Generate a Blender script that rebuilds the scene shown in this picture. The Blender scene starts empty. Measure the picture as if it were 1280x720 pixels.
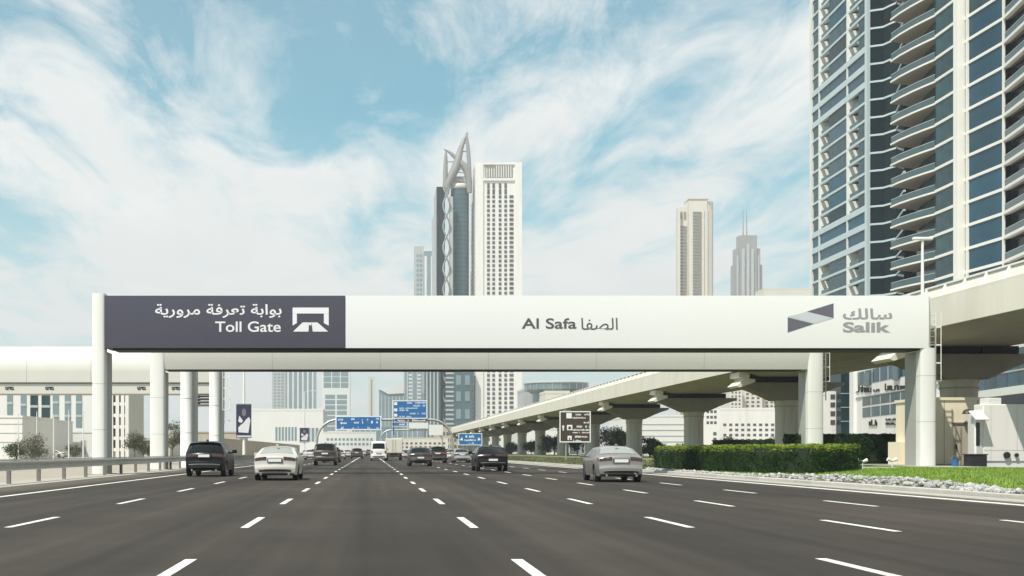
import bpy, bmesh, math, random
import numpy as np
from mathutils import Vector, Matrix
random.seed(7); RNG = np.random.default_rng(7)
S = bpy.context.scene
COL = S.collection
R = math.radians

# ------------------------------------------------------------------ camera, world, sun, exposure
F = 1500.0                       # focal length in pixels of the 1280 px wide photograph
VX, VY, CH = 462.0, 564.0, 1.22  # vanishing point of the road, camera height
cd = bpy.data.cameras.new('camera'); cam = bpy.data.objects.new('camera', cd); COL.objects.link(cam)
cam.location = (0, 0, CH); cam.rotation_euler = (R(90), 0, 0)
cd.sensor_width = 36; cd.lens = F/1280*36
cd.shift_x = (640-VX)/1280; cd.shift_y = (VY-360)/1280
cd.clip_start = .2; cd.clip_end = 9000
S.camera = cam
S.view_settings.view_transform = 'Standard'; S.view_settings.look = 'None'
S.view_settings.exposure = 0.48; S.view_settings.gamma = 1.0
SUN_EL, SUN_AZ = 60.0, 222.0     # azimuth clockwise from +Y (the road direction): behind the camera, to its left
W = bpy.data.worlds.new('World'); S.world = W; W.use_nodes = True
nt = W.node_tree; N = nt.nodes; L = nt.links; N.clear()
def wn(t, **k):
    n = N.new(t)
    for a, b in k.items(): setattr(n, a, b)
    return n
def wmath(op, a, b=None, c=None, clamp=False):
    n = wn('ShaderNodeMath', operation=op, use_clamp=clamp)
    for i, v in enumerate((a, b, c)):
        if v is None: continue
        if isinstance(v, (int, float)): n.inputs[i].default_value = v
        else: L.new(v, n.inputs[i])
    return n.outputs[0]
def wmix(fac, a, b, bt='MIX'):
    n = wn('ShaderNodeMix', data_type='RGBA', blend_type=bt)
    for s, v in ((n.inputs[0], fac), (n.inputs[6], a), (n.inputs[7], b)):
        if isinstance(v, (int, float)): s.default_value = v
        elif isinstance(v, tuple): s.default_value = v
        else: L.new(v, s)
    return n.outputs[2]
def wramp(v, a, b):
    n = wn('ShaderNodeMapRange', interpolation_type='SMOOTHSTEP'); L.new(v, n.inputs[0])
    n.inputs[1].default_value = a; n.inputs[2].default_value = b
    return n.outputs[0]
sky = wn('ShaderNodeTexSky', sky_type='NISHITA', sun_disc=False)
sky.sun_elevation = R(SUN_EL); sky.sun_rotation = R(SUN_AZ); sky.air_density = 1.0; sky.dust_density = .6; sky.ozone_density = 2.2
tc = wn('ShaderNodeTexCoord'); sp = wn('ShaderNodeSeparateXYZ'); L.new(tc.outputs['Generated'], sp.inputs[0])
dz = wmath('MAXIMUM', sp.outputs[2], 0.0); den = wmath('ADD', dz, 0.06)
cx = wmath('DIVIDE', sp.outputs[0], den); cy = wmath('DIVIDE', sp.outputs[1], den)
def plane(sx, sy, ox, oy):
    c = wn('ShaderNodeCombineXYZ')
    L.new(wmath('MULTIPLY_ADD', cx, sx, ox), c.inputs[0]); L.new(wmath('MULTIPLY_ADD', cy, sy, oy), c.inputs[1])
    return c.outputs[0]
def noise(v, scale, detail, rough, dist=0.0):
    n = wn('ShaderNodeTexNoise'); L.new(v, n.inputs['Vector'])
    n.inputs['Scale'].default_value = scale; n.inputs['Detail'].default_value = detail
    n.inputs['Roughness'].default_value = rough; n.inputs['Distortion'].default_value = dist
    return n.outputs[0]
SEEDX, SEEDY = 75.2, 1.1
big = noise(plane(.75, .30, SEEDX, SEEDY), 1.0, 6, .55, .25)       # cirrus streets that run along the road
wisp = noise(plane(2.6, .85, 1.7+SEEDX, 2.2), 1.3, 10, .64, .55)
cl = wmath('ADD', wmath('MULTIPLY', big, .68), wmath('MULTIPLY', wisp, .44))
cf = wmath('MULTIPLY', wramp(cl, .44, .625), .95)
veil = wmath('MULTIPLY', wramp(noise(plane(.5, .25, 9.0, 1.0), 1.0, 4, .5, .4), .32, .7), .22)
cf = wmath('MAXIMUM', cf, veil)
tint = wmix(1.0, sky.outputs[0], (.09, .95, .87, 1), 'MULTIPLY')
SKYGAIN = 1.25
tint = wmix(1.0, tint, (SKYGAIN, SKYGAIN, SKYGAIN, 1), 'MULTIPLY')
shade = noise(plane(.8, .4, 4.0, 4.0), 1.6, 5, .6, .5)
cloud = wmix(wramp(shade, .3, .75), (7.7, 7.85, 7.75, 1), (9.2, 9.1, 8.75, 1))
c1 = wmix(cf, tint, cloud)
hz = wmath('SUBTRACT', 1.0, wramp(sp.outputs[2], -.02, .29))
c2 = wmix(wmath('MULTIPLY', hz, .85), c1, (7.3, 7.4, 7.15, 1))
bg = wn('ShaderNodeBackground'); L.new(c2, bg.inputs[0]); bg.inputs[1].default_value = .082
wo = wn('ShaderNodeOutputWorld'); L.new(bg.outputs[0], wo.inputs[0])
sd = bpy.data.lights.new('sun', 'SUN'); sun = bpy.data.objects.new('sun', sd); COL.objects.link(sun)
sd.energy = 4.6; sd.angle = R(.6); sd.color = (1, .945, .86)
sv = Vector((math.sin(R(SUN_AZ))*math.cos(R(SUN_EL)), math.cos(R(SUN_AZ))*math.cos(R(SUN_EL)), math.sin(R(SUN_EL))))
sun.rotation_euler = sv.to_track_quat('Z', 'Y').to_euler(); sun.location = (-40, -60, 90)

# ------------------------------------------------------------------ helpers
def at(px, py, Y): return Vector(((px-VX)*Y/F, Y, CH+(VY-py)*Y/F))
def atx(px, Y): return (px-VX)*Y/F
def atz(py, Y): return CH+(VY-py)*Y/F

def mat(name, col, rough=.6, metal=0.0, var=.0, vscale=3.0, bump=0.0, bscale=20.0, spec=.5, coat=0.0, stain=None, stainscale=.5, objvar=0.0, streak=False):
    m = bpy.data.materials.new(name); m.use_nodes = True
    nt = m.node_tree; n = nt.nodes; l = nt.links
    b = n['Principled BSDF']
    b.inputs['Base Color'].default_value = (*col, 1); b.inputs['Roughness'].default_value = rough
    b.inputs['Metallic'].default_value = metal; b.inputs['Specular IOR Level'].default_value = spec
    if coat: b.inputs['Coat Weight'].default_value = coat; b.inputs['Coat Roughness'].default_value = .05
    tcn = n.new('ShaderNodeTexCoord'); src = tcn.outputs['Object']
    if streak:
        mp = n.new('ShaderNodeMapping'); mp.inputs['Scale'].default_value = (1, 1, .12); l.new(src, mp.inputs[0]); src = mp.outputs[0]
    cur = None
    def rgb(c): 
        r = n.new('ShaderNodeRGB'); r.outputs[0].default_value = (*c, 1); return r.outputs[0]
    if var:
        t = n.new('ShaderNodeTexNoise'); t.inputs['Scale'].default_value = vscale; t.inputs['Detail'].default_value = 6; t.inputs['Roughness'].default_value = .65
        l.new(src, t.inputs['Vector'])
        mr = n.new('ShaderNodeMapRange'); l.new(t.outputs[0], mr.inputs[0]); mr.inputs[1].default_value = .25; mr.inputs[2].default_value = .75
        mr.inputs[3].default_value = 1-var; mr.inputs[4].default_value = 1+var
        mx = n.new('ShaderNodeMix'); mx.data_type = 'RGBA'; mx.blend_type = 'MULTIPLY'; mx.inputs[0].default_value = 1
        l.new(rgb(col), mx.inputs[6]); l.new(mr.outputs[0], mx.inputs[7]); cur = mx.outputs[2]
    if stain:
        t = n.new('ShaderNodeTexNoise'); t.inputs['Scale'].default_value = stainscale; t.inputs['Detail'].default_value = 8; t.inputs['Roughness'].default_value = .7
        l.new(src, t.inputs['Vector'])
        mr = n.new('ShaderNodeMapRange'); l.new(t.outputs[0], mr.inputs[0]); mr.inputs[1].default_value = .48; mr.inputs[2].default_value = .72
        mx = n.new('ShaderNodeMix'); mx.data_type = 'RGBA'
        l.new(mr.outputs[0], mx.inputs[0]); l.new(cur or rgb(col), mx.inputs[6]); mx.inputs[7].default_value = (*stain, 1); cur = mx.outputs[2]
    if objvar:
        oi = n.new('ShaderNodeObjectInfo'); mr = n.new('ShaderNodeMapRange'); l.new(oi.outputs['Random'], mr.inputs[0])
        mr.inputs[3].default_value = 1-objvar; mr.inputs[4].default_value = 1+objvar
        mx = n.new('ShaderNodeMix'); mx.data_type = 'RGBA'; mx.blend_type = 'MULTIPLY'; mx.inputs[0].default_value = 1
        l.new(cur or rgb(col), mx.inputs[6]); l.new(mr.outputs[0], mx.inputs[7]); cur = mx.outputs[2]
    if cur: l.new(cur, b.inputs['Base Color'])
    if bump:
        t = n.new('ShaderNodeTexNoise'); t.inputs['Scale'].default_value = bscale; t.inputs['Detail'].default_value = 4
        l.new(tcn.outputs['Object'], t.inputs['Vector'])
        bp = n.new('ShaderNodeBump'); bp.inputs['Strength'].default_value = bump; bp.inputs['Distance'].default_value = .03
        l.new(t.outputs[0], bp.inputs['Height']); l.new(bp.outputs[0], b.inputs['Normal'])
    return m

class MB:
    """collects simple shapes in one mesh"""
    def __init__(s): s.v = []; s.f = []; s.m = []
    def add(s, v, f, mi=0):
        o = len(s.v); s.v += [tuple(p) for p in v]; s.f += [tuple(i+o for i in q) for q in f]; s.m += [mi]*len(f); return s
    def box(s, x0, x1, y0, y1, z0, z1, mi=0):
        return s.add([(x0,y0,z0),(x1,y0,z0),(x1,y1,z0),(x0,y1,z0),(x0,y0,z1),(x1,y0,z1),(x1,y1,z1),(x0,y1,z1)],
                     [(3,2,1,0),(4,5,6,7),(0,1,5,4),(1,2,6,5),(2,3,7,6),(3,0,4,7)], mi)
    def obox(s, c, ux, hx, hy, z0, z1, mi=0):
        """box turned in plan: centre c (x,y), unit direction ux, half sizes along and across it"""
        ux = Vector(ux).normalized(); uy = Vector((-ux.y, ux.x)); c = Vector(c)
        p = [c-ux*hx-uy*hy, c+ux*hx-uy*hy, c+ux*hx+uy*hy, c-ux*hx+uy*hy]
        return s.prism([(q.x, q.y) for q in p], z0, z1, mi)
    def prism(s, poly, z0, z1, mi=0):
        n = len(poly); v = [(x,y,z0) for x,y in poly]+[(x,y,z1) for x,y in poly]
        f = [tuple(range(n-1,-1,-1)), tuple(range(n,2*n))]+[(i,(i+1)%n,n+(i+1)%n,n+i) for i in range(n)]
        return s.add(v, f, mi)
    def yprism(s, poly, y0, y1, mi=0):
        """polygon in x,z extruded along y"""
        n = len(poly); v = [(x,y0,z) for x,z in poly]+[(x,y1,z) for x,z in poly]
        f = [tuple(range(n)), tuple(range(2*n-1,n-1,-1))]+[((i+1)%n,i,n+i,n+(i+1)%n) for i in range(n)]
        return s.add(v, f, mi)
    def xprism(s, poly, x0, x1, mi=0):
        """polygon in y,z extruded along x"""
        n = len(poly); v = [(x0,y,z) for y,z in poly]+[(x1,y,z) for y,z in poly]
        f = [tuple(range(n-1,-1,-1)), tuple(range(n,2*n))]+[(i,(i+1)%n,n+(i+1)%n,n+i) for i in range(n)]
        return s.add(v, f, mi)
    def tube(s, pts, r, n=8, mi=0):
        pts = [Vector(p) for p in pts]; rs = r if isinstance(r, (list, tuple)) else [r]*len(pts)
        v = []; f = []
        up = None
        for i, p in enumerate(pts):
            d = (pts[min(i+1, len(pts)-1)]-pts[max(i-1, 0)]).normalized()
            if up is None:
                up = Vector((0,0,1)) if abs(d.z) < .9 else Vector((0,1,0))
            a = d.cross(up).normalized(); b = a.cross(d).normalized(); up = b
            for k in range(n):
                t = 2*math.pi*k/n; v.append(p+(a*math.cos(t)+b*math.sin(t))*rs[i])
        for i in range(len(pts)-1):
            for k in range(n):
                f.append((i*n+k, i*n+(k+1)%n, (i+1)*n+(k+1)%n, (i+1)*n+k))
        f.append(tuple(range(n-1,-1,-1))); e = (len(pts)-1)*n; f.append(tuple(range(e, e+n)))
        return s.add(v, f, mi)
    def lathe(s, prof, n=20, c=(0,0), mi=0, axis='z'):
        """profile of (r, h) turned round an axis"""
        v = []; f = []
        for r, h in prof:
            for k in range(n):
                t = 2*math.pi*k/n; a, b = r*math.cos(t), r*math.sin(t)
                v.append((c[0]+a, c[1]+b, h) if axis == 'z' else (h, c[0]+a, c[1]+b))
        for i in range(len(prof)-1):
            for k in range(n): f.append((i*n+k, i*n+(k+1)%n, (i+1)*n+(k+1)%n, (i+1)*n+k))
        f.append(tuple(range(n-1,-1,-1))); e = (len(prof)-1)*n; f.append(tuple(range(e, e+n)))
        return s.add(v, f, mi)
    def mesh(s, name, mats, smooth=0, bevel=0.0):
        me = bpy.data.meshes.new(name); me.from_pydata(s.v, [], s.f)
        for m in (mats if isinstance(mats, (list, tuple)) else [mats]): me.materials.append(m)
        if any(s.m): me.polygons.foreach_set('material_index', s.m)
        bm = bmesh.new(); bm.from_mesh(me); bmesh.ops.recalc_face_normals(bm, faces=bm.faces[:])
        if bevel:
            es = [e for e in bm.edges if len(e.link_faces) == 2 and e.calc_face_angle(0) > .6]
            bmesh.ops.bevel(bm, geom=es, offset=bevel, segments=2, affect='EDGES', profile=.5, clamp_overlap=True)
        bm.to_mesh(me); bm.free()
        if smooth:
            me.polygons.foreach_set('use_smooth', [True]*len(me.polygons)); me.set_sharp_from_angle(angle=R(smooth))
        return me
    def build(s, name, mats, parent=None, smooth=0, bevel=0.0, label=None, loc=None, kind=None):
        return obj(name, s.mesh(name, mats, smooth, bevel), parent, label, loc, kind)

def obj(name, me, parent=None, label=None, loc=None, kind=None):
    o = bpy.data.objects.new(name, me); COL.objects.link(o)
    if parent is not None: o.parent = parent
    if loc is not None: o.location = loc
    if label: o['label'] = label
    if kind: o['kind'] = kind
    return o
def thing(name, label, cat, loc=(0,0,0), rz=0.0, group=None):
    o = bpy.data.objects.new(name, None); COL.objects.link(o); o.empty_display_size = .3
    o.location = loc; o.rotation_euler = (0,0,rz); o['label'] = label; o['category'] = cat
    if group: o['group'] = group
    return o
def tag(o, label, cat, group=None):
    o['label'] = label; o['category'] = cat
    if group: o['group'] = group
    return o
def copy_tree(o, parent=None):
    c = o.copy(); COL.objects.link(c)
    if parent is not None: c.parent = parent
    for ch in list(o.children): copy_tree(ch, c)
    return c
def structure(mb, name, m, **k): return mb.build(name, m, kind='structure', **k)

# ------------------------------------------------------------------ materials
M = {}
M['asphalt'] = mat('asphalt', (.044,.037,.0305), .88, spec=.22, var=.16, vscale=.35, bump=.35, bscale=60, stain=(.055,.045,.036), stainscale=.12)
M['paint'] = mat('road_paint', (.70,.68,.63), .6, var=.14, vscale=5, stain=(.30,.28,.25), stainscale=3.0, spec=.2)
M['concrete'] = mat('concrete', (.36,.335,.29), .85, var=.10, vscale=1.5, stain=(.33,.31,.275), stainscale=.8, bump=.2, bscale=30)
M['kerb'] = mat('kerb_concrete', (.45,.43,.39), .85, var=.12, vscale=2, stain=(.30,.28,.25), stainscale=1.2, objvar=.10)
M['sand'] = mat('sand_ground', (.30,.27,.22), .95, var=.14, vscale=.25, bump=.3, bscale=8, stain=(.30,.27,.22), stainscale=.08)
M['lawn'] = mat('lawn_soil', (.12,.17,.022), .95, var=.25, vscale=1.2, stain=(.09,.13,.02), stainscale=.6)
M['verge'] = mat('verge_soil', (.14,.15,.05), .95, var=.25, vscale=.8)
M['grass'] = mat('grass_blade', (.17,.27,.03), .7, var=.35, vscale=1.1)
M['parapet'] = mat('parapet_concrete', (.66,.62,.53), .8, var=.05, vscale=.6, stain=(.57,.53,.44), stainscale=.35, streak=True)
M['viaduct'] = mat('viaduct_shaded_concrete', (.30,.28,.235), .8, var=.06, vscale=.6, stain=(.24,.22,.185), stainscale=.35, streak=True)  # soffit shade put into the colour; the parapet has the lighter copy
M['pierhead'] = mat('pier_head_shaded_concrete', (.19,.18,.145), .85, var=.08, vscale=.8, stain=(.15,.14,.11), stainscale=.5)  # shade under the deck put into the colour, darker than the columns
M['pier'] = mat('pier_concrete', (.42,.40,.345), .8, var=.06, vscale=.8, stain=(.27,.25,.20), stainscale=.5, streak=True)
M['gantry'] = mat('gantry_cladding', (.74,.735,.70), .42, var=.03, vscale=.7, stain=(.66,.65,.61), stainscale=.4, streak=True)
M['gantry_beam'] = mat('gantry_beam_cladding', (.56,.55,.50), .5, var=.03, vscale=.4)
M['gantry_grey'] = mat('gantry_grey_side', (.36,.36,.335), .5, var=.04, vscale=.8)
M['signwhite'] = mat('sign_white', (.745,.745,.73), .45, var=.015, vscale=.3)
M['signdark'] = mat('sign_slate', (.060,.058,.082), .42, var=.04, vscale=.3)
M['letterwhite'] = mat('letter_white', (.74,.74,.76), .5)
M['lettergrey'] = mat('letter_grey', (.085,.085,.09), .5)
M['letterpale'] = mat('letter_pale_grey', (.28,.28,.29), .5)
M['logodark'] = mat('logo_dark', (.115,.11,.14), .5)
M['logopale'] = mat('logo_pale', (.50,.53,.55), .5)
M['black'] = mat('black_gap', (.012,.012,.010), .7)
M['steel'] = mat('galvanised_steel', (.46,.45,.42), .42, .55, var=.12, vscale=3, stain=(.36,.34,.30), stainscale=1.5)
M['steeldark'] = mat('weathered_steel', (.19,.18,.165), .6, .3, var=.15, vscale=3)
M['whitemetal'] = mat('white_metal', (.70,.70,.67), .45, var=.05, vscale=2)
M['blue'] = mat('sign_blue', (.010,.125,.34), .4, var=.05, vscale=.5)
M['brown'] = mat('sign_brown', (.052,.032,.022), .5, var=.06, vscale=.7)
M['signletter'] = mat('sign_lettering', (.74,.76,.78), .5)
M['beige'] = mat('beige_render', (.76,.67,.51), .85, var=.05, vscale=.9, stain=(.68,.60,.455), stainscale=.5, streak=True)
M['beigewall'] = mat('hoarding_beige', (.42,.37,.29), .85, var=.06, vscale=.3, objvar=.05)
M['whiterender'] = mat('white_render', (.72,.70,.66), .7, var=.04, vscale=.5, stain=(.62,.60,.55), stainscale=.3, streak=True)
M['pale'] = mat('pale_cladding', (.66,.66,.63), .65, var=.04, vscale=.1)
M['palegrey'] = mat('pale_grey_cladding', (.40,.41,.40), .6, var=.05, vscale=.08)
M['cream'] = mat('cream_cladding', (.60,.565,.49), .7, var=.05, vscale=.08)
M['towerwhite'] = mat('tower_white_frame', (.66,.665,.62), .5, var=.04, vscale=.3)
M['towerwarm'] = mat('tower_warm_white', (.72,.705,.65), .5, var=.04, vscale=.3)  # frame white with the wing's warm sunlight put into the colour
M['towerblue'] = mat('tower_pale_blue_frame', (.46,.545,.555), .5, var=.04, vscale=.3)  # frame white with the less lit face's cool tone put into the colour
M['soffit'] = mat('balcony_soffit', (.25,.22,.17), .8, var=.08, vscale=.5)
M['glassblue'] = mat('blue_tower_glass', (.012,.056,.088), .12, var=.4, vscale=.22, spec=.22, objvar=.35)
M['glassdark'] = mat('dark_tower_glass', (.004,.013,.018), .12, var=.3, vscale=.3, spec=.15, objvar=.3)
M['glasscurtain'] = mat('curtained_glass', (.022,.056,.064), .2, var=.45, vscale=.5, spec=.22, objvar=.4)
M['railglass'] = mat('railing_glass', (.06,.10,.108), .15, var=.15, vscale=.3, spec=.35)
M['farglass'] = mat('far_teal_glass', (.045,.10,.115), .2, var=.25, vscale=.03, spec=.6)
M['farglasspale'] = mat('far_pale_glass', (.17,.24,.26), .25, var=.2, vscale=.03, spec=.6)
M['crown'] = mat('crown_metal', (.25,.245,.23), .5, var=.08, vscale=.1)
M['farwindow'] = mat('far_window', (.075,.08,.08), .3, var=.5, vscale=.09, spec=.3)
M['farlouvre'] = mat('far_louvre', (.20,.19,.165), .6)
M['hedgecore'] = mat('hedge_core', (.012,.022,.008), .9)
M['hedgeleaf'] = mat('hedge_leaf', (.017,.047,.007), .7, var=.45, vscale=1.6, spec=.1)
M['sunlitleaf'] = mat('sunlit_hedge_leaf', (.20,.27,.032), .7, var=.35, vscale=2, spec=.15)  # paler hedge leaf, the sunlit top put into its colour
M['soil'] = mat('planting_soil', (.10,.085,.065), .95, var=.3, vscale=2)
M['darkleaf'] = mat('dark_leaf', (.014,.038,.010), .7, var=.4, vscale=1.2, spec=.1)
M['treeleaf'] = mat('tree_leaf', (.045,.065,.022), .65, var=.4, vscale=.5)
M['oliveleaf'] = mat('olive_leaf', (.085,.09,.045), .7, var=.4, vscale=.5)
M['bark'] = mat('bark', (.13,.10,.07), .9, var=.3, vscale=4)
M['rock'] = mat('pale_rock', (.33,.325,.31), .9, var=.55, vscale=3)
M['tyre'] = mat('tyre', (.014,.014,.014), .85)
M['rim'] = mat('wheel_rim', (.42,.42,.42), .3, .8)
M['carglass'] = mat('car_glass', (.008,.009,.010), .08, spec=.3)
M['carglasspale'] = mat('car_glass_painted_reflection', (.30,.30,.28), .12, spec=.9)  # reflection painted in as a pale base colour
M['lampred'] = mat('tail_lamp_red', (.20,.012,.010), .18, coat=.6)
M['plastic'] = mat('black_plastic', (.016,.016,.017), .5)
M['plate'] = mat('number_plate', (.72,.72,.70), .5)
M['chrome'] = mat('chrome', (.6,.6,.6), .15, 1.0)
M['navy'] = mat('banner_navy', (.020,.026,.065), .6)
M['bannerpale'] = mat('banner_pale_print', (.62,.62,.64), .6)
M['bannermid'] = mat('banner_mid_print', (.17,.15,.15), .6)
M['bucket'] = mat('blue_plastic', (.03,.14,.36), .5)
def worn_asphalt(m):
    # wheel tracks worn along the lanes: streaks stretched along the road, plus darker repaired patches
    nt = m.node_tree; n = nt.nodes; l = nt.links; b = n['Principled BSDF']; old = b.inputs['Base Color'].links[0].from_socket
    tcn = n.new('ShaderNodeTexCoord'); cur = old
    for sc, amt, a, c in (((.55,.012,1), .26, .35, .65), ((2.2,.02,1), .18, .3, .7), ((.10,.035,1), .20, .4, .62)):
        mp = n.new('ShaderNodeMapping'); mp.inputs['Scale'].default_value = sc; l.new(tcn.outputs['Object'], mp.inputs[0])
        t = n.new('ShaderNodeTexNoise'); t.inputs['Scale'].default_value = 1; t.inputs['Detail'].default_value = 4; l.new(mp.outputs[0], t.inputs['Vector'])
        mr = n.new('ShaderNodeMapRange'); l.new(t.outputs[0], mr.inputs[0]); mr.inputs[1].default_value = a; mr.inputs[2].default_value = c; mr.inputs[3].default_value = 1-amt; mr.inputs[4].default_value = 1+amt
        mx = n.new('ShaderNodeMix'); mx.data_type = 'RGBA'; mx.blend_type = 'MULTIPLY'; mx.inputs[0].default_value = 1
        l.new(cur, mx.inputs[6]); l.new(mr.outputs[0], mx.inputs[7]); cur = mx.outputs[2]
    # pale dust swept to both edges of the carriageway
    sx = n.new('ShaderNodeSeparateXYZ'); l.new(tcn.outputs['Object'], sx.inputs[0])
    tn = n.new('ShaderNodeTexNoise'); tn.inputs['Scale'].default_value = .9; tn.inputs['Detail'].default_value = 6; l.new(tcn.outputs['Object'], tn.inputs['Vector'])
    ab = n.new('ShaderNodeMath'); ab.operation = 'SUBTRACT'; l.new(sx.outputs[0], ab.inputs[0]); ab.inputs[1].default_value = 1.9
    ab2 = n.new('ShaderNodeMath'); ab2.operation = 'ABSOLUTE'; l.new(ab.outputs[0], ab2.inputs[0])
    ad = n.new('ShaderNodeMath'); ad.operation = 'MULTIPLY_ADD'; l.new(tn.outputs[0], ad.inputs[0]); ad.inputs[1].default_value = 2.4; l.new(ab2.outputs[0], ad.inputs[2])
    mr = n.new('ShaderNodeMapRange'); mr.interpolation_type = 'SMOOTHSTEP'; l.new(ad.outputs[0], mr.inputs[0]); mr.inputs[1].default_value = 12.9; mr.inputs[2].default_value = 15.4; mr.inputs[4].default_value = .55
    mx = n.new('ShaderNodeMix'); mx.data_type = 'RGBA'; l.new(mr.outputs[0], mx.inputs[0]); l.new(cur, mx.inputs[6]); mx.inputs[7].default_value = (.16,.14,.11,1); cur = mx.outputs[2]
    l.new(cur, b.inputs['Base Color'])
worn_asphalt(M['asphalt'])
def paint(name, col, metal=.0, rough=.28): return mat(name, col, rough, metal, var=.02, vscale=2, coat=.35, spec=.4)
# ------------------------------------------------------------------ ground, road, markings, kerbs
ROAD_L, ROAD_R = -12.3, 15.9
LAWN_Z = .40
YF = 3100.0
g = MB(); g.add([(-1500,-90,-.02),(ROAD_L,-90,-.02),(ROAD_L,YF,-.02),(-1500,YF,-.02)], [(0,1,2,3)])
g.add([(17.0,-90,-.02),(1500,-90,-.02),(1500,YF,-.02),(17.0,YF,-.02)], [(0,1,2,3)])
g.add([(ROAD_L,-90,-.025),(17.0,-90,-.025),(17.0,YF,-.025),(ROAD_L,YF,-.025)], [(0,1,2,3)])
structure(g, 'ground', M['sand'])
r = MB()
ys = list(range(-90, 420, 10))+[500,700,1000,1500,2200,3050]
for a, b in zip(ys[:-1], ys[1:]):
    r.add([(ROAD_L,a,0),(ROAD_R,a,0),(ROAD_R,b,0),(ROAD_L,b,0)], [(0,1,2,3)])
road = structure(r, 'road', M['asphalt'])
# dashes of the five lane lines, each a painted piece on the road
dm = MB(); dm.box(-.065,.065,-1.5,1.5,.002,.006); dmesh = dm.mesh('lane_dash', M['paint'])
LANES = [(-5.78,12.1,8.57),(-2.0,12.0,8.57),(1.67,12.0,8.57),(5.12,12.1,8.55),(8.02,11.4,8.3),(11.2,11.4,8.3)]
for X, y0, st in LANES:
    for k in range(-1, 24):
        o = obj('lane_dash', dmesh, road, loc=(X+random.uniform(-.02,.02), y0+st*k, 0))
for X, y0, st in LANES:
    q = MB()
    for k in range(24, 60): q.box(X-.065, X+.065, y0+st*k-1.5, y0+st*k+1.5, .002, .006)
    q.build('distant_lane_dashes', M['paint'], road, kind='stuff')
for a, b in ((-1.98,-1.98),(1.67,1.67)):     # the centre lane's lines close up to solid lines far ahead
    e = MB(); e.box(a-.065, a+.065, 130, 420, .007, .010); e.build('solid_lane_line', M['paint'], road)
e = MB(); e.box(-9.95,-9.75,-60,700,.002,.006); e.build('edge_line', M['paint'], road)
e = MB(); e.box(14.55,14.85,-60,700,.002,.006); e.build('edge_line', M['paint'], road)
# gutter and kerb on the right
e = MB(); e.box(15.35,16.2,-60,520,-.02,.02); structure(e, 'gutter', M['concrete'])
km = MB(); km.box(-.14,.14,-.985,.985,-.02,.14); kmesh = km.mesh('kerb_stone', M['kerb'], bevel=.025)
kr = MB(); kr.box(16.2,16.5,132,520,-.02,.14); kr.box(16.2,16.5,-60,16,-.02,.14); kerb = structure(kr, 'kerb', M['kerb'])
for k in range(58): obj('kerb_stone', kmesh, kerb, loc=(16.35, 17+2*k, random.uniform(-.006,.006)))
# verge with lawn, rising from the kerb
def lawn_z(x, y=0): return .10+(LAWN_Z-.10)*min(1, max(0, (x-16.5)/6.5))**1.2
lw = MB(); xs = [16.49,17.2,18,19,20,21,22,23.2,26,30.5]
def lawn_strip(mb, xs, y0, y1, dy):
    n = int((y1-y0)/dy); v = []; f = []
    for j in range(n+1):
        for x in xs: v.append((x, y0+j*dy, lawn_z(x)+.02*math.sin(x*1.7+j*.9)*(x>17)))
    w = len(xs)
    for j in range(n):
        for i in range(w-1): f.append((j*w+i, j*w+i+1, (j+1)*w+i+1, (j+1)*w+i))
    mb.add(v, f)
lawn_strip(lw, xs, 14, 90, 1.0)
structure(lw, 'lawn', M['lawn'], smooth=60)
bs = MB(); lawn_strip(bs, [16.51,17.0,17.6], 17, 90, 1.0); bs.v = [(a, b_, c_+.012) for a, b_, c_ in bs.v]; structure(bs, 'planting_bed', M['soil'])
lv = MB(); lawn_strip(lv, [16.49,18,20,23.2,30,46], 90, 520, 10); structure(lv, 'verge', M['verge'], smooth=60)
pv = MB(); pv.box(30.5,46,14,90,-.02,LAWN_Z-.01); structure(pv, 'paving', M['soil'])
ap = MB(); ap.box(27.4,30.6,58.5,70.5,.2,LAWN_Z+.05); structure(ap, 'concrete_apron', M['concrete'])
# strip of pale concrete under the guardrail
e = MB(); e.box(-14.2,ROAD_L,-60,260,-.02,.012); structure(e, 'shoulder_strip', M['concrete'])

def blades(n, fn, h0, h1, w, name, m, parent=None):
    v = []; f = []
    for i in range(n):
        x, y, z = fn(); a = random.uniform(0, math.pi); h = random.uniform(h0, h1); c, s_ = math.cos(a)*w, math.sin(a)*w
        lx, ly = random.gauss(0, h*.35), random.gauss(0, h*.35)
        o = len(v); v += [(x-c,y-s_,z-.01),(x+c,y+s_,z-.01),(x+lx,y+ly,z+h)]; f.append((o,o+1,o+2))
    me = bpy.data.meshes.new(name); me.from_pydata(v, [], f); me.materials.append(m)
    return me
def pt_lawn():
    while True:
        y = random.uniform(27, 62); x = random.uniform(17.4, 30.4)
        if x > 27.2 and y > 58: continue
        return x, y, lawn_z(x)
o = obj('grass', blades(42000, pt_lawn, .04, .10, .022, 'grass', M['grass']), kind='stuff')
o = obj('verge_grass', blades(14000, lambda: (lambda x: (x, random.uniform(62, 240), lawn_z(x)))(random.uniform(16.8, 24)), .05, .14, .05, 'verge_grass', M['oliveleaf']), kind='stuff')

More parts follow.
